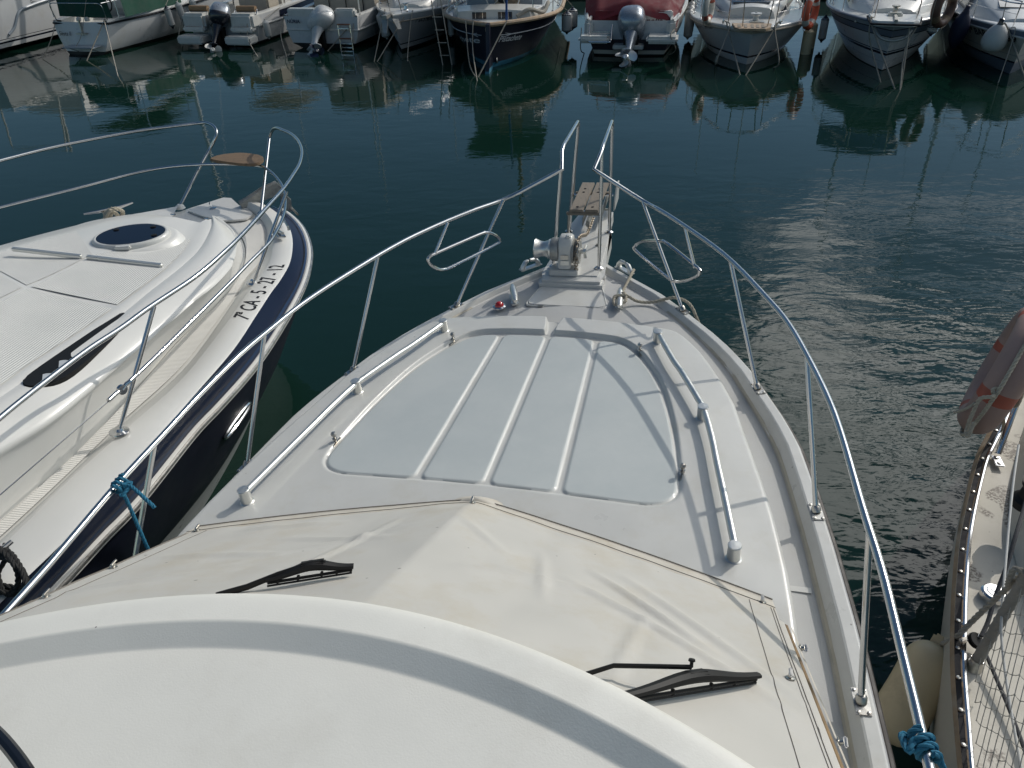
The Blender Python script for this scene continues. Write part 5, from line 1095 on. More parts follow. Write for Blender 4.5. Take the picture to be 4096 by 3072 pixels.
def rails(par, H, y0, y1, n, h=.6, inset=.10, r=.014, lean=.0, name='guard_rail', pulpit=True, mid=True, sides=(-1, 1)):
    ys = np.linspace(y0, y1, n)
    for sd in sides:
        tp = [H.T(sd * max(.05, H.hb(y, H.sheer(y)) - inset - lean), y - (.25 if (i == 0 and pulpit) else 0), H.sheer(y) + h) for i, y in enumerate(ys)]
        q = MB(); q.tube(smooth_path(tp, 4), r, 8); 
        ro = q.build(name, M['steel'], par)
        if mid: q = MB(); q.tube(smooth_path([H.T(sd * max(.05, H.hb(y, H.sheer(y)) - inset - lean * .5), y, H.sheer(y) + h * .5) for y in ys], 4), r * .4, 6); q.build('guard_wire', M['steel'], par)
        for i, y in enumerate(ys):
            q = MB(); b = H.T(sd * max(.05, H.hb(y, H.sheer(y)) - inset), y, H.sheer(y) + .0); q.tube([b, tp[i]], r * .85, 8); q.lathe([(.04, 0), (.035, .02), (.02, .03)], b, n=10); q.build('stanchion', M['steel'], par)
def mast(par, T, x, y, z, h, r=.05, boom=None, spread=True, m_=None, shrouds=1.1, topy=0):
    q = MB(); q.tube([T(x, y, z), T(x, y + topy * .5, z + h * .5), T(x, y + topy, z + h)], [r, r * .95, r * .7], 10); mo = q.build('mast', m_ or M['alu'], par)
    if spread:
        for k in (.45, .72):
            q = MB(); q.tube([T(x - .5, y, z + h * k + .05), T(x, y, z + h * k), T(x + .5, y, z + h * k + .05)], .014, 6); q.build('spreader', M['alu'], mo)
        for sd in (-1, 1):
            q = MB(); q.tube([T(x + sd * shrouds, y + .2, z - .3), T(x + sd * .5, y, z + h * .45 + .05), T(x, y + topy, z + h * .95)], .005, 5); q.build('shroud', M['steel'], mo)
    if boom:
        q = MB(); q.tube([T(x, y, z + .9), T(x, y - boom, z + .98)], .05, 10); q.build('boom', M['alu'], mo)
    return mo
def outboard(par, T, x, y, z, sc, tilt, yaw, cowl, leg, deco=None, prop=None):
    ca, sa = math.cos(R(tilt)), math.sin(R(tilt)); cy, sy = math.cos(R(yaw)), math.sin(R(yaw))
    def E(a, b, c):               # a across, b aft (towards us), c up along the engine
        a, b = a * cy - b * sy, a * sy + b * cy
        b, c = b * ca - c * sa, b * sa + c * ca
        return T(x + a * sc, y - b * sc, z + c * sc)
    def loft(secs, m_, name, par_, n=24, pw=3.3, cap=True):
        rows = []
        for c, hx, hy, yc in secs:
            row = []
            for t in np.linspace(0, 2 * math.pi, n + 1)[:-1]:
                co, si = math.cos(t), math.sin(t); row.append(E(hx * math.copysign(abs(co) ** (2 / pw), co), yc + hy * math.copysign(abs(si) ** (2 / pw), si), c))
            rows.append(row)
        q = MB(); q.grid(rows, cv=True)
        if cap: q.add(rows[0], [list(range(n))]); q.add(rows[-1], [list(range(n))])
        return q.build(name, m_, par_, sharp=60)
    o = loft([(-.02, .13, .19, .03), (.05, .20, .30, .05), (.16, .235, .36, .06), (.24, .24, .375, .06), (.25, .234, .37, .06)], cowl, 'outboard_motor', par)
    loft([(.252, .236, .372, .06), (.32, .235, .37, .055), (.44, .215, .34, .03), (.54, .18, .28, -.01), (.60, .12, .19, -.05), (.62, .03, .05, -.07)], deco or cowl, 'engine_cover', o)
    loft([(-.02, .12, .17, .03), (-.15, .085, .14, .03), (-.32, .06, .12, .03), (-.55, .045, .115, .04), (-.60, .045, .13, .05)], leg, 'drive_leg', o)
    loft([(-.585, .10, .26, .12), (-.60, .105, .27, .12), (-.612, .10, .26, .12)], leg, 'cavitation_plate', o)
    loft([(-.61, .035, .12, .05), (-.72, .045, .13, .05)], leg, 'lower_leg', o)
    q = MB(); prof = [(.0, -.24), (.045, -.20), (.072, -.08), (.075, .05), (.068, .16), (.06, .19)]
    rows = [[E(r * math.cos(t), yy + .04, -.76 + r * math.sin(t)) for t in np.linspace(0, 2 * math.pi, 15)[:-1]] for r, yy in prof]; q.grid(rows, cv=True)
    q.prism([E(-.008, -.10, -.82), E(-.008, .16, -.82), E(-.008, .20, -.98), E(-.008, .10, -1.0)], E(.016, 0, 0) - E(0, 0, 0)); q.build('gear_case', leg, o, sharp=50)
    q = MB(); rows = [[E(r * math.cos(t), yy, -.76 + r * math.sin(t)) for t in np.linspace(0, 2 * math.pi, 13)[:-1]] for r, yy in [(.055, .235), (.058, .30), (.05, .36), (.035, .37), (.0, .36)]]; q.grid(rows, cv=True)
    for k in range(3):
        a0 = k * 2.094 + .4; rows = []
        for rr, w0, tw in ((.05, .5, .9), (.10, .62, .7), (.15, .62, .55), (.185, .42, .45), (.20, .15, .4)):
            rows.append([E(rr * math.cos(a0 + w0 * s_), .30 + rr * w0 * s_ * tw * 1.2, -.76 + rr * math.sin(a0 + w0 * s_)) for s_ in np.linspace(-1, 1, 6)])
        q.grid(rows)
    q.build('propeller', prop or M['black'], o, sharp=50)
    q = MB(); q.box(T(x, y + .02 * sc, z - .22 * sc), (.26 * sc, .16 * sc, .5 * sc), T.n, T.u, (0, 0, 1), .02); q.box(T(x, y - .10 * sc, z - .42 * sc), (.12 * sc, .2 * sc, .34 * sc), T.n, T.u, (0, 0, 1), .02); q.build('clamp_bracket', M['black'], o, sharp=40)
    return o
def fender(p, length, r, body, tip, label, lean=V((0, 0, -1)), group='long fenders hung along the moored boats', tops=True, line=None):
    ax = V(lean).normalized(); q = MB(); pr = [(r * math.sin(math.pi / 2 * t) ** .6, .055 * (1 - math.cos(math.pi / 2 * t))) for t in np.linspace(.05, 1, 6)]
    prof = [(a, b + .06) for a, b in pr] + [(r, length * .5)] + [(a, length - .06 - b) for a, b in pr[::-1]]
    q.lathe(prof, p, ax, 18); o = single(q, 'fender', body, label, 'fender', group, sharp=70)
    for t0, t1 in ((0, .10), (length - .10, length)):
        q = MB(); a_, b_ = (t0, t1) if t0 == 0 else (t1, t0); q.lathe([(.025, 0), (.03, abs(b_ - a_) * .3), (r * .8, abs(b_ - a_) * .75), (r * 1.01, abs(b_ - a_) * 1.0), (r * .98, abs(b_ - a_) * 1.25)], p + ax * a_, ax if t0 == 0 else -ax, 16); q.build('end_cap', tip, o)
    if line is not None: q = MB(); q.tube([p, line], .008, 6); q.build('hanging_line', M['rope_far'], o)
    return o
def rope(pts, label, r=.016, m_=None, sag=.0, group='mooring ropes of the far boats'):
    q = MB(); q.tube(smooth_path(pts, 6) if len(pts) > 2 else [V(pts[0]).lerp(V(pts[1]), t) + V((0, 0, -sag * math.sin(math.pi * t))) for t in np.linspace(0, 1, 9)], r, 7)
    return single(q, 'mooring_rope', m_ or M['rope_far'], label, 'rope', group)
def wp(px, py): return V(at(px, py, -.05))
def wheel(par, c, ax, r, m_, spokes=6, hub=.07):
    ax = V(ax).normalized(); x = ax.cross(V((0, 0, 1))).normalized(); y = x.cross(ax); q = MB()
    q.tube([c + (x * math.cos(a) + y * math.sin(a)) * r for a in np.linspace(0, 2 * math.pi, 33)[:-1]], .018, 8, closed=True); q.lathe([(0, -.02), (hub, -.02), (hub, .03), (.02, .05), (0, .05)], c, ax, 16)
    for k in range(spokes):
        a = 2 * math.pi * k / spokes + .3; q.tube([c, c + (x * math.cos(a) + y * math.sin(a)) * r], .009, 6)
    return q.build('steering_wheel', m_, par)

# --- far left: big white motor yacht, only its quarter in view
T = frame(-200, 226, 14.5); b = thing('motor_yacht', 'big white motor yacht cut by the top left corner, dark stripe low on its side', 'motor yacht', T.b, 'boats moored across the basin')
H = Hull(T, 'stern', 3.3, 10.5, 1.75, 2.0, tr=.93, sec=[(0, .0), (.12, .82), (.25, .9), (.6, .97), (1, 1.0)], trk=.0)
H.build(b, [(-.35, 0, 0), (.17, 0, 0), (.30, 0, 1), (.36, 0, 2), (.42, 0, 1), (.44, 0, 2), (.47, 0, 1), (0, .55, 1), (0, .8, 1), (0, 1, 1)], [M['antifoul'], M['hullwhite'], M['navy']]); H.rubrail(b, M['gel'], -.02, .035)
H.deck(b, M['gel'], 4.0); H.cockpit(b, 4.0, .7, M['gel'])
house(b, T, [(3.2, 1.35, 1.75, 2.9, 1.2), (6.5, 1.3, 1.9, 2.95, 1.1), (8.6, .8, 2.0, 2.15, .6)], M['gel'])
q = MB(); q.tube(smooth_path([H.S(1, .9, .55, .01), H.S(1, 1.15, .75, .02), H.S(1, 1.45, 1.18, .02), H.S(1, 1.85, 1.30, .02), H.S(1, 3.0, 1.42, .02), H.S(1, 5.5, 1.55, .02)], 6), .04, 8); q.build('moulded_crease', M['greyblue'], b)
quad_win(b, T, [(1.30, 3.8, 2.1), (1.28, 6.0, 2.15), (1.2, 6.0, 2.7), (1.22, 3.8, 2.7)])
q = MB(); q.tube([T(0, 3.4, 2.9), T(0, 3.2, 4.6)], .05); q.tube([T(-1.2, 2.2, 2.0), T(-1.1, 1.9, 4.0), T(1.1, 1.9, 4.0), T(1.2, 2.2, 2.0)], .03); q.build('radar_arch', M['gel'], b)
H.text_px(b, 'Goy', 1, (122, 14), (150, 12), 15, M['ink'], .35)
# --- Siesta II
T = frame(360, 214, 14.5); b = thing('sailing_yacht', 'white sailing yacht with green cockpit canvas and a boarding platform on its transom', 'sailing boat', T.b, 'boats moored across the basin')
H = Hull(T, 'stern', 2.75, 8.6, 1.02, 1.25, tr=.66, sec=[(0, .30), (.18, .52), (.30, .70), (.5, .83), (.75, .95), (1, 1.0)], trk=-.18)
H.build(b, [(-.35, 0, 0), (.05, 0, 0), (.10, 0, 0), (0, .3, 1), (0, .5, 1), (0, .7, 1), (0, .92, 1), (0, 1, 1)], [M['antifoul'], M['hullwhite']])
H.deck(b, M['gel'], 2.6); H.cockpit(b, 2.6, .75, M['gel'], .22); H.rubrail(b, M['rubber'], -.05, .028)
q = MB(); q.tube([H.S(-1, 0, .97), H.S(1, 0, .97)], .028, 8); q.build('transom_trim', M['rubber'], b)
house(b, T, [(2.5, 1.0, 1.0, 1.55, .85), (4.6, .85, 1.1, 1.6, .7), (6.4, .4, 1.2, 1.32, .3)], M['gel'])
def on_tr(x, z): return T(x, -.02 - .05 * (1 - (x / .8) ** 2) - .18 * (1 - (z + .35) / 1.37), z)
text_mesh('Siesta II', lambda x, y, w: on_tr(-.76 + .44 * x / w, .60 + y) + T.u * -.012, .19, .12, 0).build('name_lettering', M['ink'], b)
q = boxT(T, (.12, -.36, .30), (1.02, .42, .035), .012); q.build('boarding_platform', M['greyblue'], b)
q = MB()
for x in (-.2, .45): q.tube([T(x, -.5, .28), on_tr(x, .12)], .014, 6)
q.build('platform_strut', M['steel'], b)
q = boxT(T, (-.05, -.16, .22), (.52, .18, .03), .008); q.build('folded_step', M['greyblue'], b)
q = MB(); q.box(T(.06, -.10, .86), (.05, .06, .42), T.n, T.u, (0, 0, 1), .01); q.box(T(.07, -.16, .68), (.32, .14, .03), T.n, T.u, (0, 0, 1), .01); q.build('motor_bracket', M['steel_dull'], b)
for x in (-.12, .16): 
    q = MB(); q.lathe([(.07, 0), (.065, .08), (.03, .11), (0, .11)], T(x, .12, 1.02), n=14); q.build('vent', M['gel'], b)
# green cockpit canvas: side dodgers and bimini
q = MB(); dod = [T(-.85, .25, 1.14), T(-.85, .3, 1.9), T(.9, .25, 1.9), T(.95, .2, 1.10)]; rows = []
for t in np.linspace(0, 1, 10): rows.append([dod[0].lerp(dod[3], s_).lerp(dod[1].lerp(dod[2], s_), t) + T.u * (.03 * math.sin(9 * s_ + 3 * t)) for s_ in np.linspace(0, 1, 20)])
q.grid(rows); q.build('stern_dodger', M['green'], b)
q = MB(); rows = [[T(1.22 - .02 * t, y, 1.10 + .62 * t) + T.n * (.02 * math.sin(5 * y)) for y in np.linspace(.4, 3.2, 14)] for t in np.linspace(0, 1, 6)]; q.grid(rows); q.build('side_dodger', M['green'], b)
q = MB(); q.grid([[T(x, y, 2.85 - .10 * (x / 1.1) ** 2) for x in np.linspace(-1.1, 1.1, 9)] for y in np.linspace(.2, 2.6, 6)] ); q.build('bimini', M['green'], b)
for y in (.3, 2.4):
    q = MB(); q.tube(fillet([T(-1.1, y, 1.1), T(-1.08, y, 2.82), T(1.08, y, 2.82), T(1.1, y, 1.1)], .2), .014, 8); q.build('bimini_hoop', M['steel'], b)
wheel(b, T(.72, .32, 1.55), -T.u, .24, M['black'], 5, .05)
mast(b, T, 0, 4.4, 1.5, 10.0, .07, boom=3.4); q = MB(); q.tube([T(0, 4.2, 2.55), T(0, 2.6, 2.62), T(0, 1.1, 2.6)], [.16, .18, .10], 12); q.build('sail_cover', M['green'], b)
q = MB(); q.tube(fillet([T(-.85, .1, 1.0), T(-.87, .0, 1.6), T(.87, .0, 1.6), T(.85, .1, 1.0)], .15), .013, 8); q.tube([T(.87, .0, 1.6), T(1.15, 1.5, 1.65)], .013, 8); q.build('pushpit', M['steel'], b)
rails(b, H, 2.0, 8.0, 5, .55, .12, pulpit=False)
for k, (y, dz, rr, rot) in enumerate(((2.9, .25, .095, (.0, .12)), (4.0, .40, .10, (.05, .2)), (5.1, .42, .10, (.0, .1)))):
    fender(H.at_px(1, *((662, 22), (706, 4), (764, -10))[k], .14), .82 if k else .66, rr, M['fender_w'], M['navy'] if k == 0 else M['fender_w'], ['white cylinder fender with dark ends on the flank of the green canvas yacht', 'white cylinder fender hanging slanted, in the middle of the three on the green canvas yacht', 'white cylinder fender nearest the bow of the green canvas yacht'][k], T.n * rot[0] + T.u * rot[1] + V((0, 0, -1)), line=H.S(1, y, H.sheer(y) + .6, -.1))
rope([T(-.86, .05, 1.04), T(-.80, -.35, .6), wp(168, 247)], 'thin rope dropping from the left corner of the green canvas yacht transom', .012)
rope([T(.78, .1, 1.10), wp(343, 252)], 'pale rope slanting left across the transom of the green canvas yacht')
rope([T(.74, .1, 1.10), wp(475, 318)], 'dark rope slanting right from the green canvas yacht into the water', .014, M['rope_grey'])
rope([T(.3, .2, 1.75), T(.15, -.25, .7), T(.0, -.45, .33)], 'thin cord tied to the boarding platform of the green canvas yacht', .008)
# --- open boat with the dark outboard
T = frame(912, 176, 14.5); b = thing('motorboat', 'white open boat with tan bolsters and dark outboard tilted up, stern to us', 'motorboat', T.b, 'boats moored across the basin')
H = Hull(T, 'stern', 2.55, 7.2, .95, 1.25, tr=.90, sec=[(0, .0), (.14, .72), (.3, .88), (.6, .96), (1, 1.0)], trk=.0)
H.build(b, [(-.35, 0, 0), (.06, 0, 0), (.10, 0, 0), (0, .35, 1), (0, .55, 1), (0, .62, 1), (0, .85, 1), (0, 1, 1)], [M['antifoul'], M['hullwhite']])
H.deck(b, M['gel'], 3.4); H.cockpit(b, 3.4, .50, M['gel'], .26); H.rubrail(b, M['gel'], -.34, .03)
H.strip(b, 'side_band', -.30, -.05, M['navy'], .010, 1.1, 4.6, sides=(1,), b=1.0)
H.text_px(b, '698', 1, (1091, 86), (1114, 74), 19, M['ink_grey'], .15, .02, 'model_lettering', .02); H.text_px(b, 'open', 1, (1116, 76), (1128, 68), 9, M['ink_grey'], .1, .02, 'model_lettering', .02)
for sd in (-1, 1):
    x = sd * .78
    q = boxT(T, (x, -.02, .80), (.74, .62, .42), .07); q.build('stern_seat', M['gel'], b)
    q = boxT(T, (x, -.48, .26), (.82, .52, .22), .04); po = q.build('swim_platform', M['gel'], b)
    q = boxT(T, (x, -.50, .375), (.56, .34, .016), .004); q.build('teak_pad', M['teak_red'], po)
    q = boxT(T, (x, -.30, .635), (.52, .16, .016), .004); q.build('teak_step', M['teak_red'], b)
    q = boxT(T, (x, -.28, .56), (.72, .28, .14), .04); q.build('step_moulding', M['gel'], b)
    q = MB(); q.tube([T(x - .30, .12, 1.14), T(x + .30, .12, 1.14)], .085, 14); bo = q.build('bolster', M['tan'], b, sharp=50)
    q = MB(); q.tube(fillet([T(x - .34, .02, .98), T(x - .36, .10, 1.14), T(x + .36, .10, 1.14), T(x + .34, .02, .98)], .05), .013, 8); q.build('bolster_frame', M['steel'], bo)
q = boxT(T, (.42, 1.5, 1.08), (1.0, .7, 1.1), .05); co = q.build('seat_console', M['beige'], b)
q = boxT(T, (.42, 1.5, 1.66), (1.02, .72, .14), .05); q.build('cushion', M['tan'], co)
q = boxT(T, (.1, 3.0, 1.2), (.9, .8, 1.3), .08); q.build('helm_console', M['gel'], b)
q = MB(); q.tube(fillet([T(-.9, 2.2, .9), T(-.85, 2.3, 2.7), T(.85, 2.3, 2.7), T(.9, 2.2, .9)], .2), .025, 8); q.build('t_top_frame', M['steel'], b)
q = boxT(T, (0, 2.8, 2.72), (1.9, 1.9, .06), .03); q.build('t_top', M['gel'], b)
outboard(b, T, .0, -.34, .66, 1.28, 36, -34, M['outb_dark'], M['outb_dark'], M['outb_grey'], M['fender_w'])
mast(b, T, .5, 2.6, 2.7, 3.2, .012, spread=False)
fender(H.at_px(1, 1058, 74, .14), .56, .10, M['fender_w'], M['fender_w'], 'white cylinder fender on the flank of the boat with the dark outboard', T.u * .12 + V((0, 0, -1)), line=H.S(1, 1.3, 1.0, 0))
rope([T(-1.18, -.1, .98), T(-1.24, -.5, .4), wp(742, 195), wp(835, 300)], 'rope falling from the left stern corner of the boat with the dark outboard', .013)
rope([T(1.02, -.25, .96), wp(934, 192)], 'rope slanting left in front of the dark outboard boat', .013)
rope([T(.98, -.25, .96), T(1.08, -.6, .3), wp(1042, 245), wp(1060, 280)], 'dark rope falling down the right stern of the dark outboard boat', .012, M['rope_grey'])
q = MB(); q.tube([T(-.8, 2.2, 1.3), T(-.8, 2.0, 2.4)], .012, 6); fl = q.build('flag_staff', M['steel'], b); q = MB(); q.grid([[T(-.8 + .12 * i + .02 * j, 2.0, 2.3 - .28 * i - .14 * j) for i in range(3)] for j in range(4)]); q.build('flag', M['gold'], fl)
# --- NÚRIA
T = frame(1300, 192, 14.5); b = thing('fishing_boat', 'white pilothouse boat with white outboard tilted up and a boarding ladder, stern to us', 'motorboat', T.b, 'boats moored across the basin')
H = Hull(T, 'stern', 2.5, 6.6, 1.0, 1.25, tr=.90, sec=[(0, .0), (.16, .66), (.32, .84), (.6, .96), (1, 1.0)], trk=.0)
H.build(b, [(-.35, 0, 0), (.14, 0, 0), (.16, 0, 0), (0, .35, 1), (0, .6, 1), (0, .85, 1), (0, 1, 1)], [M['antifoul'], M['hullwhite']])
H.deck(b, M['gel'], 2.4); H.cockpit(b, 2.4, .5, M['gel'], .18); H.rubrail(b, M['gel'], -.42, .026)
q = MB(); q.tube([H.S(-1, 0, .58), T(0, -.07, .58), H.S(1, 0, .58)], .026, 8); q.build('transom_trim', M['gel'], b)
q = boxT(T, (-.60, .16, 1.02), (.86, .24, .34), .03); q.build('transom_box', M['gel'], b)
text_mesh('NÚRIA', lambda x, y, w: T(-1.0 + .40 * x / w, -.10, .80 + y), .155, 0, .004).build('name_lettering', M['ink_navy'], b)
q = boxT(T, (.72, .16, .95), (.62, .26, .46), .05); q.build('transom_box', M['gel'], b)
q = MB()
for x in (.55, .92): q.tube([T(x, -.10, .80), T(x + .02, -.16, -.05)], .016, 8)
lo = q.build('ladder', M['steel'], b)
for z_, m_ in ((.78, M['teak_red']), (.66, M['steel']), (.34, M['teak_red']), (.18, M['steel']), (.06, M['steel'])):
    q = MB(); q.box(T(.735, -.13, z_), (.38, .07, .03), T.n, T.u, (0, 0, 1), .008); q.build('rung', m_, lo)
house(b, T, [(1.7, 1.0, .6, 2.5, .92), (3.4, 1.0, 1.1, 2.55, .88), (4.2, .95, 1.2, 1.7, .7), (5.6, .4, 1.25, 1.4, .3)], M['beige'], 'pilothouse')
for x0, x1 in ((-.45, .05), (.10, .60)): quad_win(b, T, [(x0, 1.69, 1.3), (x1, 1.69, 1.3), (x1, 1.69, 2.25), (x0, 1.69, 2.25)], M['beige'], name='door_panel')
for sd in (-1, 1): quad_win(b, T, [(sd * .99, 1.9, 1.55), (sd * .98, 3.3, 1.55), (sd * .93, 3.2, 2.3), (sd * .94, 1.9, 2.3)])
for x in (.07, -.47, .62): q = MB(); q.tube([T(x, 1.66, .62), T(x, 1.66, 2.4)], .014, 6); q.build('door_frame', M['black'], b)
outboard(b, T, -.02, -.24, .66, 1.25, 44, -48, M['outb_white'], M['outb_white'], None, M['navy'])
mast(b, T, .95, .6, 1.0, 3.4, .02, spread=False); mast(b, T, .2, 2.6, 2.5, 4.2, .02, spread=False)
rope([T(-1.12, .05, 1.06), T(-1.16, -.3, .5), wp(1150, 240), wp(1160, 300)], 'rope hanging from the left corner of the white outboard boat', .014)
rope([T(1.14, .2, 1.06), wp(1304, 212)], 'rope slanting down over the ladder of the white outboard boat', .014)
rope([T(1.0, .1, 1.04), T(.98, -.12, .5), T(1.02, -.2, .2), T(.9, -.18, .7)], 'looped rope beside the ladder of the white outboard boat', .010, M['rope_grey'])
fender(T(1.42, .9, 1.0), .75, .13, M['fender_w'], M['fender_w'], 'dirty white fender jammed between the ladder boat and the bow beside it', T.n * .22 + V((0, 0, -1)))
# --- white cruiser, bow to us
T = frame(1612, 203, 10.0); b = thing('motor_cruiser', 'white cruiser with anchor on its bow, left of the navy boat, bow to us', 'motorboat', T.b, 'boats moored across the basin')
H = Hull(T, 'bow', 2.75, 7.5, 1.18, 1.02, rake=.75, e=3.6, p=2.0, g0=.38)
T2 = frame(1612, 203, 10.0); sh = H.rake * .80
H.T = T = (lambda x, y, z, f=T2: f(x, y - .62, z)); T.n, T.u, T.b = T2.n, T2.u, T2.b
H.build(b, [(-.35, 0, 0), (.03, 0, 0), (.08, 0, 0), (.22, 0, 1), (.255, 0, 2), (0, .5, 3), (0, .68, 3), (0, .84, 3), (0, 1, 1)], [M['antifoul'], M['hullwhite'], M['navy'], M['hullgrey']])
H.deck(b, M['gel'], 0, None, -.02); H.rubrail(b, M['beige'], -.20, .018)
house(b, T, [(1.5, .5, 1.1, 1.25, .35), (2.3, .9, 1.05, 1.55, .7), (4.4, 1.05, 1.0, 1.95, .9), (6.8, 1.05, 1.0, 2.0, .9)], M['gel'])
for sd in (-1, 1): quad_win(b, T, [(sd * 1.0, 2.7, 1.3), (sd * 1.06, 5.8, 1.35), (sd * .97, 5.8, 1.75), (sd * .93, 3.0, 1.6)])
quad_win(b, T, [(-.6, 2.35, 1.55), (.6, 2.35, 1.55), (.7, 3.6, 1.84), (-.7, 3.6, 1.84)])
q = MB(); q.box(T(-.12, -.10, 1.20), (.13, .55, .10), T.n, T.u, (0, 0, 1), .01); q.build('bow_roller', M['alu_grey'], b)
q = MB(); q.prism([T(-.28, -.12, 1.10), T(-.10, -.15, 1.10), T(-.12, -.30, .72), T(-.22, -.28, .74)], T.u * .03); q.prism([T(.02, -.12, 1.12), T(.16, -.05, 1.10), T(.26, -.18, .84), T(.18, -.24, .84)], T.u * .03); q.build('anchor', M['alu_grey'], b)
q = MB(); q.lathe([(.09, 0), (.06, .03), (.045, .12), (.09, .16), (.09, .18), (0, .19)], T(.10, .95, 1.18), n=16); q.build('capstan', M['steel'], b)
rails(b, H, .35, 6.5, 6, .62, .10)
H.text_px(b, '7ª BA-2-790-96', 1, (1660, 92), (1725, 80), 14, M['ink'], .12, .01, 'registration_lettering'); H.text_px(b, 'JEANNEAU', 1, (1737, 33), (1768, 24), 8, M['ink'], 0, 0, 'maker_lettering', .03)
mast(b, T, .4, 4.5, 2.0, 3.2, .015, spread=False)
fender(H.at_px(1, 1799, 55, .12), .66, .085, M['fender_w'], M['navy'], 'slim white fender with dark ends between the anchor cruiser and the navy boat', line=H.S(1, 2.35, 1.3, -.05))
rope([T(-.42, .7, 1.2), H.S(-1, .55, 1.15, .03), wp(1495, 255)], 'rope on the left bow of the anchor cruiser falling into the water', .014)
rope([T(.28, .5, 1.24), wp(1504, 256)], 'rope crossing the stem of the anchor cruiser to the left', .014)
rope([T(.40, .6, 1.24), H.S(1, .5, 1.10, .04), T(.36, -.15, .1), wp(1633, 310)], 'dark rope down the right bow of the anchor cruiser', .013, M['rope_grey'])
# --- Pistachete, navy double-ender
T = frame(1962, 276, 8.0); b = thing('wooden_boat', 'navy double ended boat with varnished rail and big rudder, its name in silver letters', 'wooden boat', T.b, 'boats moored across the basin')
H = Hull(T, 'bow', 3.15, 8.4, 1.22, 1.12, rake=.22, e=3.1, p=2.7, g0=.42)
H.build(b, [(-.35, 0, 0), (-.02, 0, 0), (.13, 0, 0), (0, .3, 1), (0, .5, 1), (0, .68, 1), (0, .85, 1), (0, 1, 1)], [M['antifoul_blue'], M['navyhull']])
H.deck(b, M['gel'], 0, None, -.06); H.rubrail(b, M['wood_old'], .0, .055, 'wooden_rail')
q = MB()
for sd in (-1, 1): pass
for sd in (-1, 1):
    q = MB(); q.tube([H.S(sd, y, H.sheer(y) - .34, .006) for y in np.linspace(.42, 6, 30)], .010, 6); q.tube([H.S(sd, .42, H.sheer(.4) - .34, .006), H.S(sd, .22, H.sheer(.2) - .32, .008)], .008, 6)
    for dz in (.05, -.05): q.tube([H.S(sd, .50, H.sheer(.4) - .34, .008), H.S(sd, .34, H.sheer(.2) - .34 + dz, .01)], .007, 6)
    q.build('cove_line', M['ink_grey'], b)
H.text_px(b, 'Pistachete', 1, (1989, 170), (2085, 158), 23, M['ink_grey'], .35, .01); H.text_px(b, 'Pistachete', -1, (1862, 155), (1922, 170), 22, M['ink_grey'], .2, .01)
q = MB(); q.prism([T(-.045, -.02, 1.28), T(-.045, -.22, 1.26), T(-.045, -.30, .5), T(-.045, -.62, -.08), T(-.045, -.66, -.4), T(-.045, .05, -.4), T(-.045, .12, .2)], T.n * .09, bev=.01); ro = q.build('rudder', M['navyhull'], b)
q = MB(); q.prism([T(-.052, -.50, .12), T(-.052, -.63, -.06), T(-.052, -.66, -.4), T(-.052, .02, -.4), T(-.052, .06, .10)], T.n * .104); q.build('rudder_foot', M['antifoul_blue'], ro)
q = MB(); q.lathe([(.055, 0), (.055, .012), (.03, .012)], T(-.05, -.14, 1.12), -T.n, 14); q.build('rudder_fitting', M['wood_old'], ro)
q = MB(); q.lathe([(.07, 0), (.06, .02), (.035, .02)], H.S(1, .28, .18, .01), T.n, 14); q.build('exhaust_outlet', M['steel_dull'], b)
house(b, T, [(.95, .95, 1.12, 1.42, .9), (1.9, 1.25, 1.1, 1.42, 1.2)], M['gel'], 'stern_locker', .05)
for x in (-.38, .28): 
    q = boxT(T, (x, .955, 1.30), (.36, .03, .16), .005); wo_ = q.build('locker_vent', M['pane'], b)
    for k in (-.09, .09): q = boxT(T, (x + k, .935, 1.30), (.012, .02, .16), 0); q.build('vent_bar', M['steel'], wo_)
house(b, T, [(3.0, 1.05, 1.1, 2.75, 1.0), (5.6, 1.0, 1.1, 2.8, .95)], M['greyblue'], 'wheelhouse')
q = boxT(T, (.08, 2.98, 1.9), (.70, .05, 1.7), .01); q.build('wheelhouse_door', M['wood_old'], b)
for sd in (-1, 1): quad_win(b, T, [(sd * 1.06, 3.3, 1.95), (sd * 1.05, 5.2, 1.95), (sd * 1.01, 5.2, 2.5), (sd * 1.02, 3.3, 2.5)])
wheel(b, T(.05, 2.3, 1.66), -T.u, .46, M['gel'], 6, .10); q = MB(); q.lathe([(.20, 0), (.21, .02), (.12, .03)], T(.05, 2.34, 1.66), -T.u, 20); q.build('wheel_plate', M['black'], b)
q = MB(); q.tube([T(.36, .6, 1.2), T(.40, .7, 3.2)], .028, 8); q.build('ensign_staff', M['bluecanvas'], b)
q = MB(); q.tube(smooth_path([T(.6, .8, 1.3), T(.9, 1.0, 1.45), T(1.2, 1.4, 1.3), T(1.3, 1.8, 1.5), T(1.25, 2.3, 1.35)], 6), .05, 8); q.build('rolled_net', M['rope_grey'], b)
mast(b, T, 0, 5.8, 2.7, 5.5, .06, boom=2.6, m_=M['wood_old']); q = MB(); q.grid([[T(x, y, 3.3 - .12 * x * x) for x in np.linspace(-1.1, 1.1, 7)] for y in np.linspace(1.6, 4.4, 6)]); q.build('awning', M['green'], b)
rails(b, H, 1.1, 6.5, 6, .55, .12, pulpit=False)
q = MB()
for x in (-1.30, -1.06): q.tube([H.T(x - .28, .9, 1.75), H.T(x - .05, .55, .2), H.T(x, .45, -.05)], .014, 7)
lad = q.build('ladder', M['rope_grey'], b)
for z_ in (.25, .6, .95, 1.3): q = MB(); q.tube([H.T(-1.36 - .15 * z_, .55 + .18 * z_, z_), H.T(-1.12 - .15 * z_, .55 + .18 * z_, z_)], .012, 6); q.build('rung', M['rope_grey'], lad)
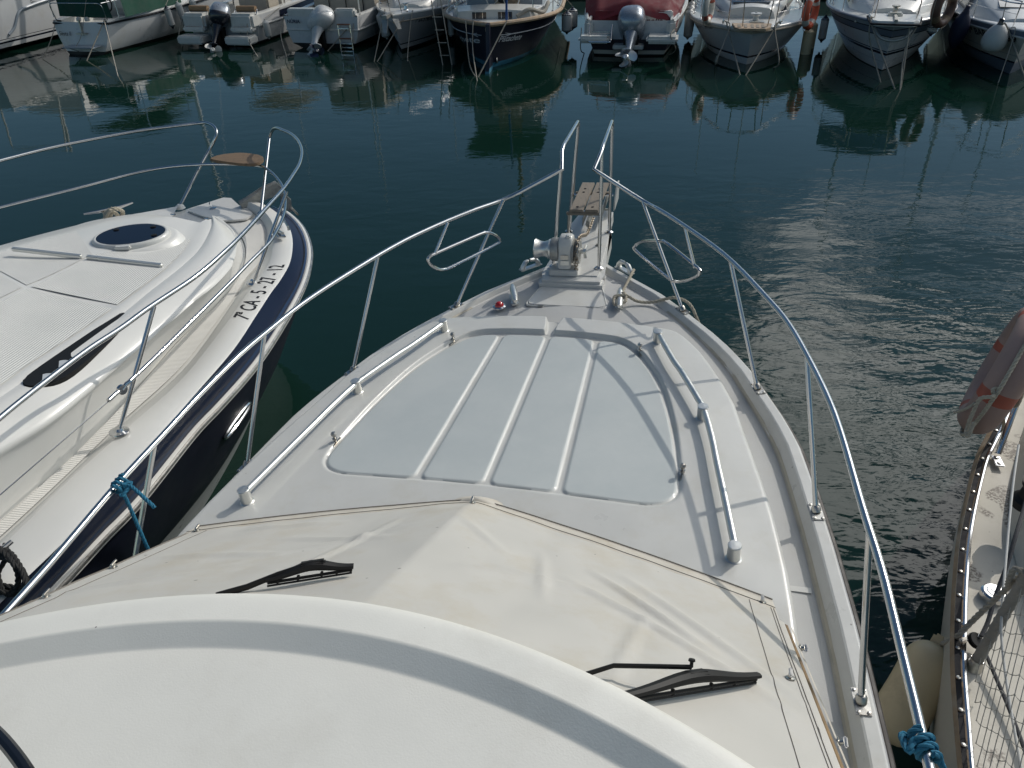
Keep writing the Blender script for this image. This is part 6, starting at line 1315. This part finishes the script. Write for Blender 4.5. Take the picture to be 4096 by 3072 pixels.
fender(H.at_px(1, 2302, 62, .2), .60, .145, M['fender_w'], M['navy'], 'fat white fender with dark cap at the right side of the navy boat', line=H.S(1, 2.2, 1.5, -.1), group='fat fenders between the boats')
fender(H.at_px(1, 2335, 38, .3), .60, .14, M['fender_w'], M['navy'], 'grey white fender behind the fat one, between navy and maroon boats', line=H.S(1, 2.9, 1.7, -.1), group='fat fenders between the boats')
rope([T(-.62, .30, 1.30), T(-.45, -.45, .3), wp(1906, 315)], 'leftmost rope hanging down the stern of the navy boat', .013)
rope([T(-.42, .22, 1.30), T(-.38, -.25, .6), wp(1910, 335)], 'pale rope beside the rudder, second on the navy boat stern', .015)
rope([T(.42, .22, 1.28), wp(1908, 318)], 'taut rope slanting left across the rudder of the navy boat', .017)
# --- boat under the maroon cover
T = frame(2512, 228, 12.5); b = thing('covered_motorboat', 'white motorboat under a maroon cover with silver outboard tilted up', 'motorboat', T.b, 'boats moored across the basin')
H = Hull(T, 'stern', 2.75, 7.0, 1.05, 1.35, tr=.80, sec=[(0, .0), (.14, .78), (.35, .84), (.5, .92), (.75, .98), (1, 1.0)], trk=.25)
H.build(b, [(-.35, 0, 0), (.05, 0, 0), (.07, 0, 2), (.17, 0, 2), (.50, 0, 3), (.53, 0, 1), (0, .75, 1), (0, 1, 1)], [M['antifoul'], M['hullwhite'], M['ring_white'], M['purple']])
H.deck(b, M['gel'], 3.6); H.rubrail(b, M['gel'], -.04, .03)
for sd in (-1, 1):
    q = boxT(T, (sd * .85, -.20, .60), (.78, .75, .17), .06); q.build('swim_platform', M['gel'], b)
    q = boxT(T, (sd * 1.04, .30, .80), (.22, .85, .46), .08); q.build('quarter_moulding', M['gel'], b)
q = boxT(T, (.10, .52, .86), (1.9, .16, .62), .03); q.build('transom_panel', M['gel_warm'], b)
q = boxT(T, (0, .05, .33), (.78, .6, .10), .02); q.build('engine_well', M['gel'], b)
text_mesh('Gimnalla', lambda x, y, w: T(-.05 + x, .43, .88 + y), .24, .30, .006).build('name_lettering', M['ink_red'], b)
q = boxT(T, (-.62, .42, .88), (.62, .04, .60), .01); q.build('entry_cover', M['red'], b)
q = MB(); q.tube(fillet([T(-.98, -.30, .98), T(-.98, -.50, .58), T(-.98, -.62, .56), T(-.42, -.62, .56), T(-.42, -.50, .58), T(-.42, -.30, 1.0)], .05), .016, 8); lo = q.build('ladder', M['steel'], b)
for z_ in (.62, .70, .78): q = MB(); q.box(T(-.70, -.45 + (z_ - .6), z_), (.46, .08, .025), T.n, T.u, (0, 0, 1), .006); q.build('rung', M['teak_grey'] if z_ < .7 else M['steel'], lo)
rows = []
from mathutils import noise as mnz
for y in np.linspace(.38, 4.2, 26):
    w = H.hb(max(0, y), 1) + .0; rows.append([T(w * u * (1.0 if abs(u) < .99 else 1.01), y - .05, (1.18 + .55 * min(1, (y - .38) / 1.3) + .22 * max(0, 1 - abs(u) * 1.6) - .36 * max(0, abs(u) - .75) / .25 + .035 * mnz.noise(V((u * 2.2, y * 1.3, 5))) + .05 * math.sin(y * 2.2) * max(0, .7 - abs(u))) - (.16 if y < .39 else 0)) for u in np.linspace(-1, 1, 27)])
q = MB(); q.grid(rows); q.build('boat_cover', M['red'], b, sharp=80)
outboard(b, T, .06, -.12, .64, 1.45, 50, 5, M['outb_grey'], M['outb_grey'], None, M['alu'])
mast(b, T, -.6, 4.0, 1.5, 2.6, .012, spread=False); q = MB(); q.tube(fillet([T(-1.1, 2.8, 1.3), T(-1.0, 2.6, 2.5), T(1.0, 2.6, 2.5), T(1.1, 2.8, 1.3)], .2), .02, 8); q.build('windscreen_arch', M['steel'], b)
for k, (px_, y_) in enumerate(((1.48, 1.6), (1.50, 2.3), (1.52, 3.0))): fender(T(px_, y_, 1.12), .78, .12, M['fender_w'], M['fender_w'], ['nearest dirty white fender right of the maroon cover', 'middle dirty white fender right of the maroon cover', 'farthest dirty white fender right of the maroon cover'][k], group='fat fenders between the boats')
rope([T(-1.22, -.1, .85), T(-1.2, -.35, .3), wp(2340, 215)], 'rope hooked over the left corner of the maroon covered boat', .013)
rope([T(1.2, -.1, .9), T(1.05, -.55, .75), T(1.2, -.3, .3), wp(2668, 225)], 'looped rope at the right corner of the maroon covered boat', .014)
# --- small white cruiser, bow to us
def bowT(px, py, deg, fwd): 
    f = frame(px, py, deg); g = lambda x, y, z: f(x, y - fwd, z); g.n, g.u, g.b = f.n, f.u, f.b; return g
T = bowT(2985, 256, 14.0, .55); b = thing('motor_cruiser', 'white cruiser bow to us with small wooden bow platform and a thin navy waterline stripe', 'motorboat', T.b, 'boats moored across the basin')
H = Hull(T, 'bow', 3.05, 7.6, 1.02, .95, rake=.70, e=2.9, p=2.4, g0=.52)
H.build(b, [(-.35, 0, 0), (-.02, 0, 0), (.05, 0, 1), (.20, 0, 1), (.22, 0, 2), (.26, 0, 2), (0, .5, 3), (0, .7, 3), (0, .9, 3), (0, 1, 1)], [M['antifoul'], M['hullwhite'], M['navy'], M['hullgrey']])
H.deck(b, M['gel'], 0, None, -.02); H.rubrail(b, M['beige'], -.06, .032)
q = MB(); q.prism([T(-.46, .55, 1.05), T(.46, .55, 1.05), T(.40, .02, 1.04), T(.30, -.14, 1.04), T(-.30, -.14, 1.04), T(-.40, .02, 1.04)], (0, 0, .05), bev=.01); po = q.build('bow_platform', M['wood_old'], b)
for x in (-.30, -.15, .0, .12, .24): q = boxT(T, (x, .18, 1.10), (.07, .40, .02), .004); q.build('slat', M['teak_grey'], po)
q = MB(); q.lathe([(.12, 0), (.07, .03), (.06, .13), (.13, .18), (.13, .205), (.03, .21), (.03, .225), (0, .225)], T(.10, 1.0, 1.05), n=18); q.build('capstan', M['gel'], b)
q = boxT(T, (.12, .72, 1.08), (.36, .3, .08), .02); q.build('chain_stopper', M['steel_dull'], b)
for sd in (-1, 1):
    q = MB(); c = T(sd * .66, .72, 1.06); q.tube([c - T.u * .12 + V((0, 0, .07)), c + T.u * .12 + V((0, 0, .07))], .02, 8); q.tube([c, c + V((0, 0, .07))], .03, 8); q.build('cleat', M['steel'], b)
house(b, T, [(1.7, .62, .98, 1.30, .5), (2.6, 1.02, .95, 1.50, .8), (4.2, 1.15, .95, 1.75, .95), (6.8, 1.15, .95, 1.8, .95)], M['gel'])
for sd in (-1, 1): quad_win(b, T, [(sd * .80, 1.95, 1.12), (sd * 1.16, 3.9, 1.14), (sd * 1.12, 3.9, 1.32), (sd * .76, 1.95, 1.22)], M['glass'])
quad_win(b, T, [(-.46, 1.95, 1.40), (.46, 1.95, 1.40), (.5, 2.7, 1.56), (-.5, 2.7, 1.56)], name='deck_hatch')
rails(b, H, .62, 6.0, 6, .72, .12)
for x in (-.22, .34): q = MB(); q.tube([T(x, .18, 1.08), T(x * 1.15, .0, 1.8)], .014, 8); q.build('pulpit_post', M['steel'], b)
q = MB(); q.tube(smooth_path([T(-.75, .6, 1.76), T(-.28, -.02, 1.80), T(.38, -.02, 1.80), T(.75, .6, 1.76)], 5), .014, 8); q.build('pulpit', M['steel'], b)
H.text_px(b, 'VINYES', -1, (2826, 105), (2866, 114), 8, M['ink'], .2, 0, 'registration_lettering'); H.text_px(b, 'Marinera', 1, (3130, 118), (3170, 104), 8, M['ink'], .3, 0, 'registration_lettering')
mast(b, T, .3, 4.6, 1.8, 4.5, .018, spread=False); mast(b, T, -.9, 5.2, 1.8, 3.4, .014, spread=False)
rope([T(-.64, .70, 1.14), H.S(-1, .42, 1.02, .03), T(-.74, -.1, .2), wp(2868, 250), wp(2862, 285)], 'dark rope down the left bow of the wooden platform cruiser', .013, M['rope_grey'])
rope([T(-.60, .62, 1.14), wp(2962, 310)], 'left of the two crossing ropes at the stem of the platform cruiser', .016)
rope([T(.62, .62, 1.14), wp(2976, 312)], 'right of the two crossing ropes at the stem of the platform cruiser', .016)
rope([T(.70, .70, 1.14), H.S(1, .45, 1.02, .03), T(.70, -.15, .25), wp(3088, 275)], 'rope with a splice down the right bow of the platform cruiser', .015)
q = MB(); c = V(at(2866, 243, .10)); q.tube([c + V((0, 0, .12)), c, c + V((0, 0, -.08))], [.02, .045, .02], 8); single(q, 'rope_knot', M['rope_far'], 'knot in the dark rope left of the platform cruiser stem', 'rope')
def ring(c, ax, r0, r1, m_, band, label, tilt=0):
    ax = V(ax).normalized(); x = ax.cross(V((0, 0, 1))).normalized(); y = x.cross(ax); q = MB(); rows = []; mr = []
    for i in range(48):
        a = 2 * math.pi * i / 48; d = x * math.cos(a) + y * math.sin(a); rows.append([c + d * (r0 + r1 * math.cos(t)) + ax * r1 * 1.05 * math.sin(t) for t in np.linspace(0, 2 * math.pi, 13)[:-1]]); mr.append(1 if (math.degrees(a) + 45) % 90 < 17 else 0)
    q.grid(rows, cu=True, cv=True, mrow=mr); o = single(q, 'lifebuoy', [m_, band], label, 'lifebuoy', 'lifebuoys on the far boats', sharp=80)
    q = MB(); q.tube(smooth_path([c + (x * math.cos(a) + y * math.sin(a)) * (r0 + r1 + .02 + (.06 if k % 2 else 0)) for k, a in enumerate(np.linspace(0, 2 * math.pi, 9)[:-1])], 5, True), .008, 6, closed=True); q.build('grab_line', M['rope_far'], o); return o
ring(T(-1.05, 1.0, 1.42), T.n * 1 + T.u * -.25, .29, .075, M['ring_white'], M['buoyred'], 'white lifebuoy with red bands on the rail of the platform cruiser')
ring(H.S(1, 1.45, 1.26, .16), T.n * 1 + T.u * -.45, .33, .085, M['orange'], M['ring_white'], 'bright orange lifebuoy hanging between the platform cruiser and the blue striped one')
for k, (y_, dz_) in enumerate(((1.9, .75), (2.7, .8))): fender(H.S(1, y_, dz_, .22), .8, .13, M['fender_y'], M['fender_y'], ['pale fender low between the two cruisers at right', 'second pale fender half hidden between the two cruisers at right'][k], group='fat fenders between the boats')
# --- cruiser with blue stripes
T = bowT(3527, 282, 22.0, .72); b = thing('motor_cruiser', 'white cruiser with slate gunwale band and two blue stripes, bow platform towards us', 'motorboat', T.b, 'boats moored across the basin')
H = Hull(T, 'bow', 3.0, 8.2, 1.30, 1.22, rake=.95, e=3.6, p=2.15, g0=.46)
H.build(b, [(-.35, 0, 0), (.0, 0, 0), (.02, 0, 0), (.25, 0, 1), (.255, 0, 3), (.45, 0, 1), (.52, 0, 2), (.545, 0, 1), (.575, 0, 4), (0, .60, 1), (0, .74, 1), (0, .76, 3), (0, .88, 5), (0, .90, 3), (0, 1, 6)], [M['antifoul'], M['hullwhite'], M['navy'], M['black'], M['blueband'], M['slate'], M['greyblue']])
H.deck(b, M['gel'], 0, None, -.02); H.rubrail(b, M['slate'], .0, .03)
q = MB(); q.prism([T(-.55, .75, 1.33), T(.55, .75, 1.33), T(.48, -.10, 1.32), T(.36, -.24, 1.32), T(-.36, -.24, 1.32), T(-.48, -.10, 1.32)], (0, 0, .10), bev=.02); q.build('bow_platform', M['gel_warm'], b, sharp=40)
q = MB(); q.tube(smooth_path([T(-.56, .75, 1.37), T(-.50, -.10, 1.37), T(-.37, -.26, 1.37), T(.37, -.26, 1.37), T(.50, -.10, 1.37), T(.56, .75, 1.37)], 4), .022, 8); q.build('platform_trim', M['rubber'], b)
q = MB(); q.lathe([(.10, 0), (.09, .06), (.05, .07), (.05, .14), (.09, .18), (.09, .2), (0, .21)], T(.0, .75, 1.42), n=18); q.box(T(.0, .52, 1.46), (.30, .25, .12), T.n, T.u, (0, 0, 1), .03); q.build('windlass', M['steel_dull'], b)
q = MB(); q.box(T(.0, .08, 1.46), (.07, .75, .06), T.n, T.u, (0, 0, 1), .01); q.build('anchor_shank', M['alu_grey'], b)
q = MB(); q.tube(smooth_path([T(-.40, -.10, 1.25), T(-.25, -.20, 1.05), T(0, -.24, .98), T(.25, -.20, 1.05), T(.36, -.1, 1.22)], 5), .035, 8); q.build('anchor', M['alu_grey'], b)
house(b, T, [(1.5, .55, 1.28, 1.42, .45), (2.4, .95, 1.25, 1.70, .78), (4.4, 1.1, 1.22, 2.1, .92), (7.2, 1.1, 1.2, 2.15, .92)], M['gel_warm'])
for y0_, y1_ in ((2.5, 3.0), (3.1, 3.6), (3.7, 5.2)):
    quad_win(b, T, [(-1.0 - (y0_ - 2.5) * .05, y0_, 1.40), (-1.04 - (y1_ - 2.5) * .04, y1_, 1.42), (-.98 - (y1_ - 2.5) * .03, y1_ - .05, 1.62), (-.92 - (y0_ - 2.5) * .04, y0_ + .05, 1.6)], M['glass'])
quad_win(b, T, [(-.50, 2.0, 1.62), (.50, 2.0, 1.62), (.55, 3.0, 1.84), (-.55, 3.0, 1.84)], name='deck_hatch')
rails(b, H, .75, 6.8, 6, .70, .12)
q = MB(); q.tube(smooth_path([H.T(-.80, .75, 1.98), T(-.45, -.05, 2.02), T(.45, -.05, 2.02), H.T(.80, .75, 1.98)], 5), .014, 8); q.build('pulpit', M['steel'], b)
for x in (-.42, .42): q = MB(); q.tube([T(x, .25, 1.42), T(x * 1.0, .0, 2.02)], .013, 8); q.build('pulpit_post', M['steel'], b)
H.text_px(b, 'T-TA-2-2873', -1, (3312, 93), (3362, 113), 17, M['ink'], 0, .01, 'registration_lettering')
q = MB(); q.tube([H.S(-1, 1.15, 1.16, .01), H.S(-1, 1.05, 1.18, .04)], .025, 8); q.build('mooring_eye', M['steel'], b)
mast(b, T, .5, 5.0, 2.1, 4.2, .016, spread=False); mast(b, T, -.4, 6.6, 2.1, 6.5, .04, spread=False)
q = MB(); q.grid([[T(x, y, 3.6 - .12 * x * x) for x in np.linspace(-1.1, 1.1, 7)] for y in np.linspace(4.2, 7, 5)]); q.build('bimini', M['bluecanvas'], b)
fender(H.at_px(-1, 3299, 62, .14), .66, .10, M['fender_w'], M['fender_n'], 'white fender with navy ends on the flank of the blue striped cruiser', line=H.S(-1, 2.9, 1.55, -.05))
fender(H.at_px(1, 3738, 85, .14), .30, .11, M['fender_w'], M['fender_n'], 'small white fender with dark end under the right bow of the blue striped cruiser', line=H.S(1, 1.1, 1.5, 0))
ring(T(.98, .95, 1.60), T.n * .9 + T.u * -.55, .33, .10, M['brown_ring'] if 'brown_ring' in M else M['teak'], M['teak'], 'brown lifebuoy lashed to the right bow rail of the blue striped cruiser')
rope([T(-.46, .2, 1.44), T(-.50, -.06, 1.34), T(-.42, -.15, .9), wp(3525, 340)], 'left rope hanging from the bow platform of the blue striped cruiser', .016)
rope([T(-.44, .2, 1.44), T(-.47, -.08, 1.34), wp(3582, 366)], 'taut pale rope from the bow platform, second from left', .018)
rope([T(.30, -.18, 1.30), wp(3602, 362)], 'taut twisted rope at the stem of the blue striped cruiser', .018)
rope([T(.44, -.10, 1.30), T(.30, -.35, .8), wp(3598, 372)], 'rope with a knot at the right of the blue striped stem', .016)
# --- far right cruiser
T = bowT(4036, 290, 24.0, .75); b = thing('motor_cruiser', 'white cruiser cut by the right edge, big black registration on its bow', 'motorboat', T.b, 'boats moored across the basin')
H = Hull(T, 'bow', 3.0, 8.4, 1.15, 1.12, rake=.85, e=4.0, p=2.1, g0=.50)
H.build(b, [(-.35, 0, 3), (.0, 0, 3), (.12, 0, 3), (.30, 0, 3), (.345, 0, 2), (.50, 0, 1), (.51, 0, 3), (0, .60, 1), (0, .84, 1), (0, .87, 4), (0, 1, 5)], [M['antifoul'], M['hulloff'], M['navy'], M['slate'], M['gel'], M['slate']])
H.deck(b, M['gel_blue'], 0, None, -.02); H.rubrail(b, M['gel'], -.15, .02)
house(b, T, [(1.2, .5, 1.12, 1.22, .4), (2.2, 1.0, 1.10, 1.55, .8), (4.4, 1.15, 1.08, 1.95, .95), (7.4, 1.15, 1.08, 2.0, .95)], M['gel_blue'])
quad_win(b, T, [(-1.06, 2.5, 1.25), (-1.20, 4.6, 1.25), (-1.08, 4.6, 1.72), (-.98, 2.7, 1.55)], M['pane'])
quad_win(b, T, [(-.45, 1.7, 1.43), (.45, 1.7, 1.43), (.5, 2.5, 1.63), (-.5, 2.5, 1.63)], name='deck_hatch')
for k in range(3): q = boxT(T, (-.55 - .06 * k, 2.6 + .12 * k, 1.66), (.5, .03, .02), .004); q.build('louvre', M['gel'], b)
rails(b, H, .5, 6.8, 6, .68, .12)
q = MB(); q.tube(smooth_path([H.T(-.70, .5, 1.83), T(-.35, -.20, 1.85), T(.35, -.20, 1.85), H.T(.7, .5, 1.83)], 5), .014, 8); q.build('pulpit', M['steel'], b)
H.text_px(b, '7ª BAR-3-12-99', -1, (3880, 132), (4064, 172), 26, M['ink'], 0, .015, 'registration_lettering')
mast(b, T, .6, 5.0, 1.9, 5.2, .02, spread=False); mast(b, T, -.6, 6.5, 1.9, 8.0, .05, spread=True)
# plump navy fender and white ball fender on its side
def ballf(p, r, h, m_, cap, label, ax, prof):
    q = MB(); q.lathe([(a * r, b_ * h) for a, b_ in prof], p, ax, 26); o = single(q, 'fender', m_, label, 'fender', 'buoy fenders on the far right cruiser', sharp=80)
    q = MB(); q.lathe([(.02, -.13), (.05, -.12), (.05, -.05), (.075, .02), (.10, .10)], p, ax, 14); q.build('fender_neck', cap, o); q = MB(); q.tube([p - V(ax).normalized() * .12, p + V((.1, .25, .75))], .010, 6); q.build('hanging_line', M['rope_grey'], o); return o
pn = V(at(3868, 40, 1.45)); pe = V(at(3788, 190, .62)); 
c_ = H.at_px(-1, 3866, 42, .28); ballf(c_, .20, .86, M['fender_n'], M['fender_n'], 'plump navy fender pointed at both ends on the far right cruiser', T.u * .18 - T.n * .08 + V((0, 0, -1)), [(.2, 0), (.42, .06), (.75, .2), (.95, .36), (1, .5), (.92, .66), (.68, .82), (.35, .94), (.12, 1.0), (0, 1.0)])
c_ = H.at_px(-1, 4003, 98, .28); ballf(c_, .26, .56, M['fender_w'], M['navy'], 'white balloon fender in front of the registration of the far right cruiser', T.u * .10 - T.n * .05 + V((0, 0, -1)), [(.25, 0), (.45, .06), (.7, .2), (.92, .4), (1, .6), (.95, .76), (.75, .9), (.45, .98), (0, 1.0)])
rope([T(-.45, .55, 1.2), H.S(-1, .42, 1.16, .03), wp(4112, 352)], 'pale rope off the bow of the far right cruiser', .018)
rope([T(-.30, .3, 1.2), H.S(-1, .25, 1.1, .03), wp(3990, 340)], 'thin dark rope down the stem of the far right cruiser', .010, M['rope_grey'])
# --- pontoon behind the boats and masts of the boats lying on its far side
f = frame(2000, 200, 14.0); q = MB(); q.box(f(-2, 10.6, .35), (60, 2.4, .5), f.n, f.u, (0, 0, 1), .03); o = q.build('pontoon', M['concrete']); o['kind'] = 'structure'
q = MB()
for o in list(COL.objects):
    if '_o' in o: del o['_o']
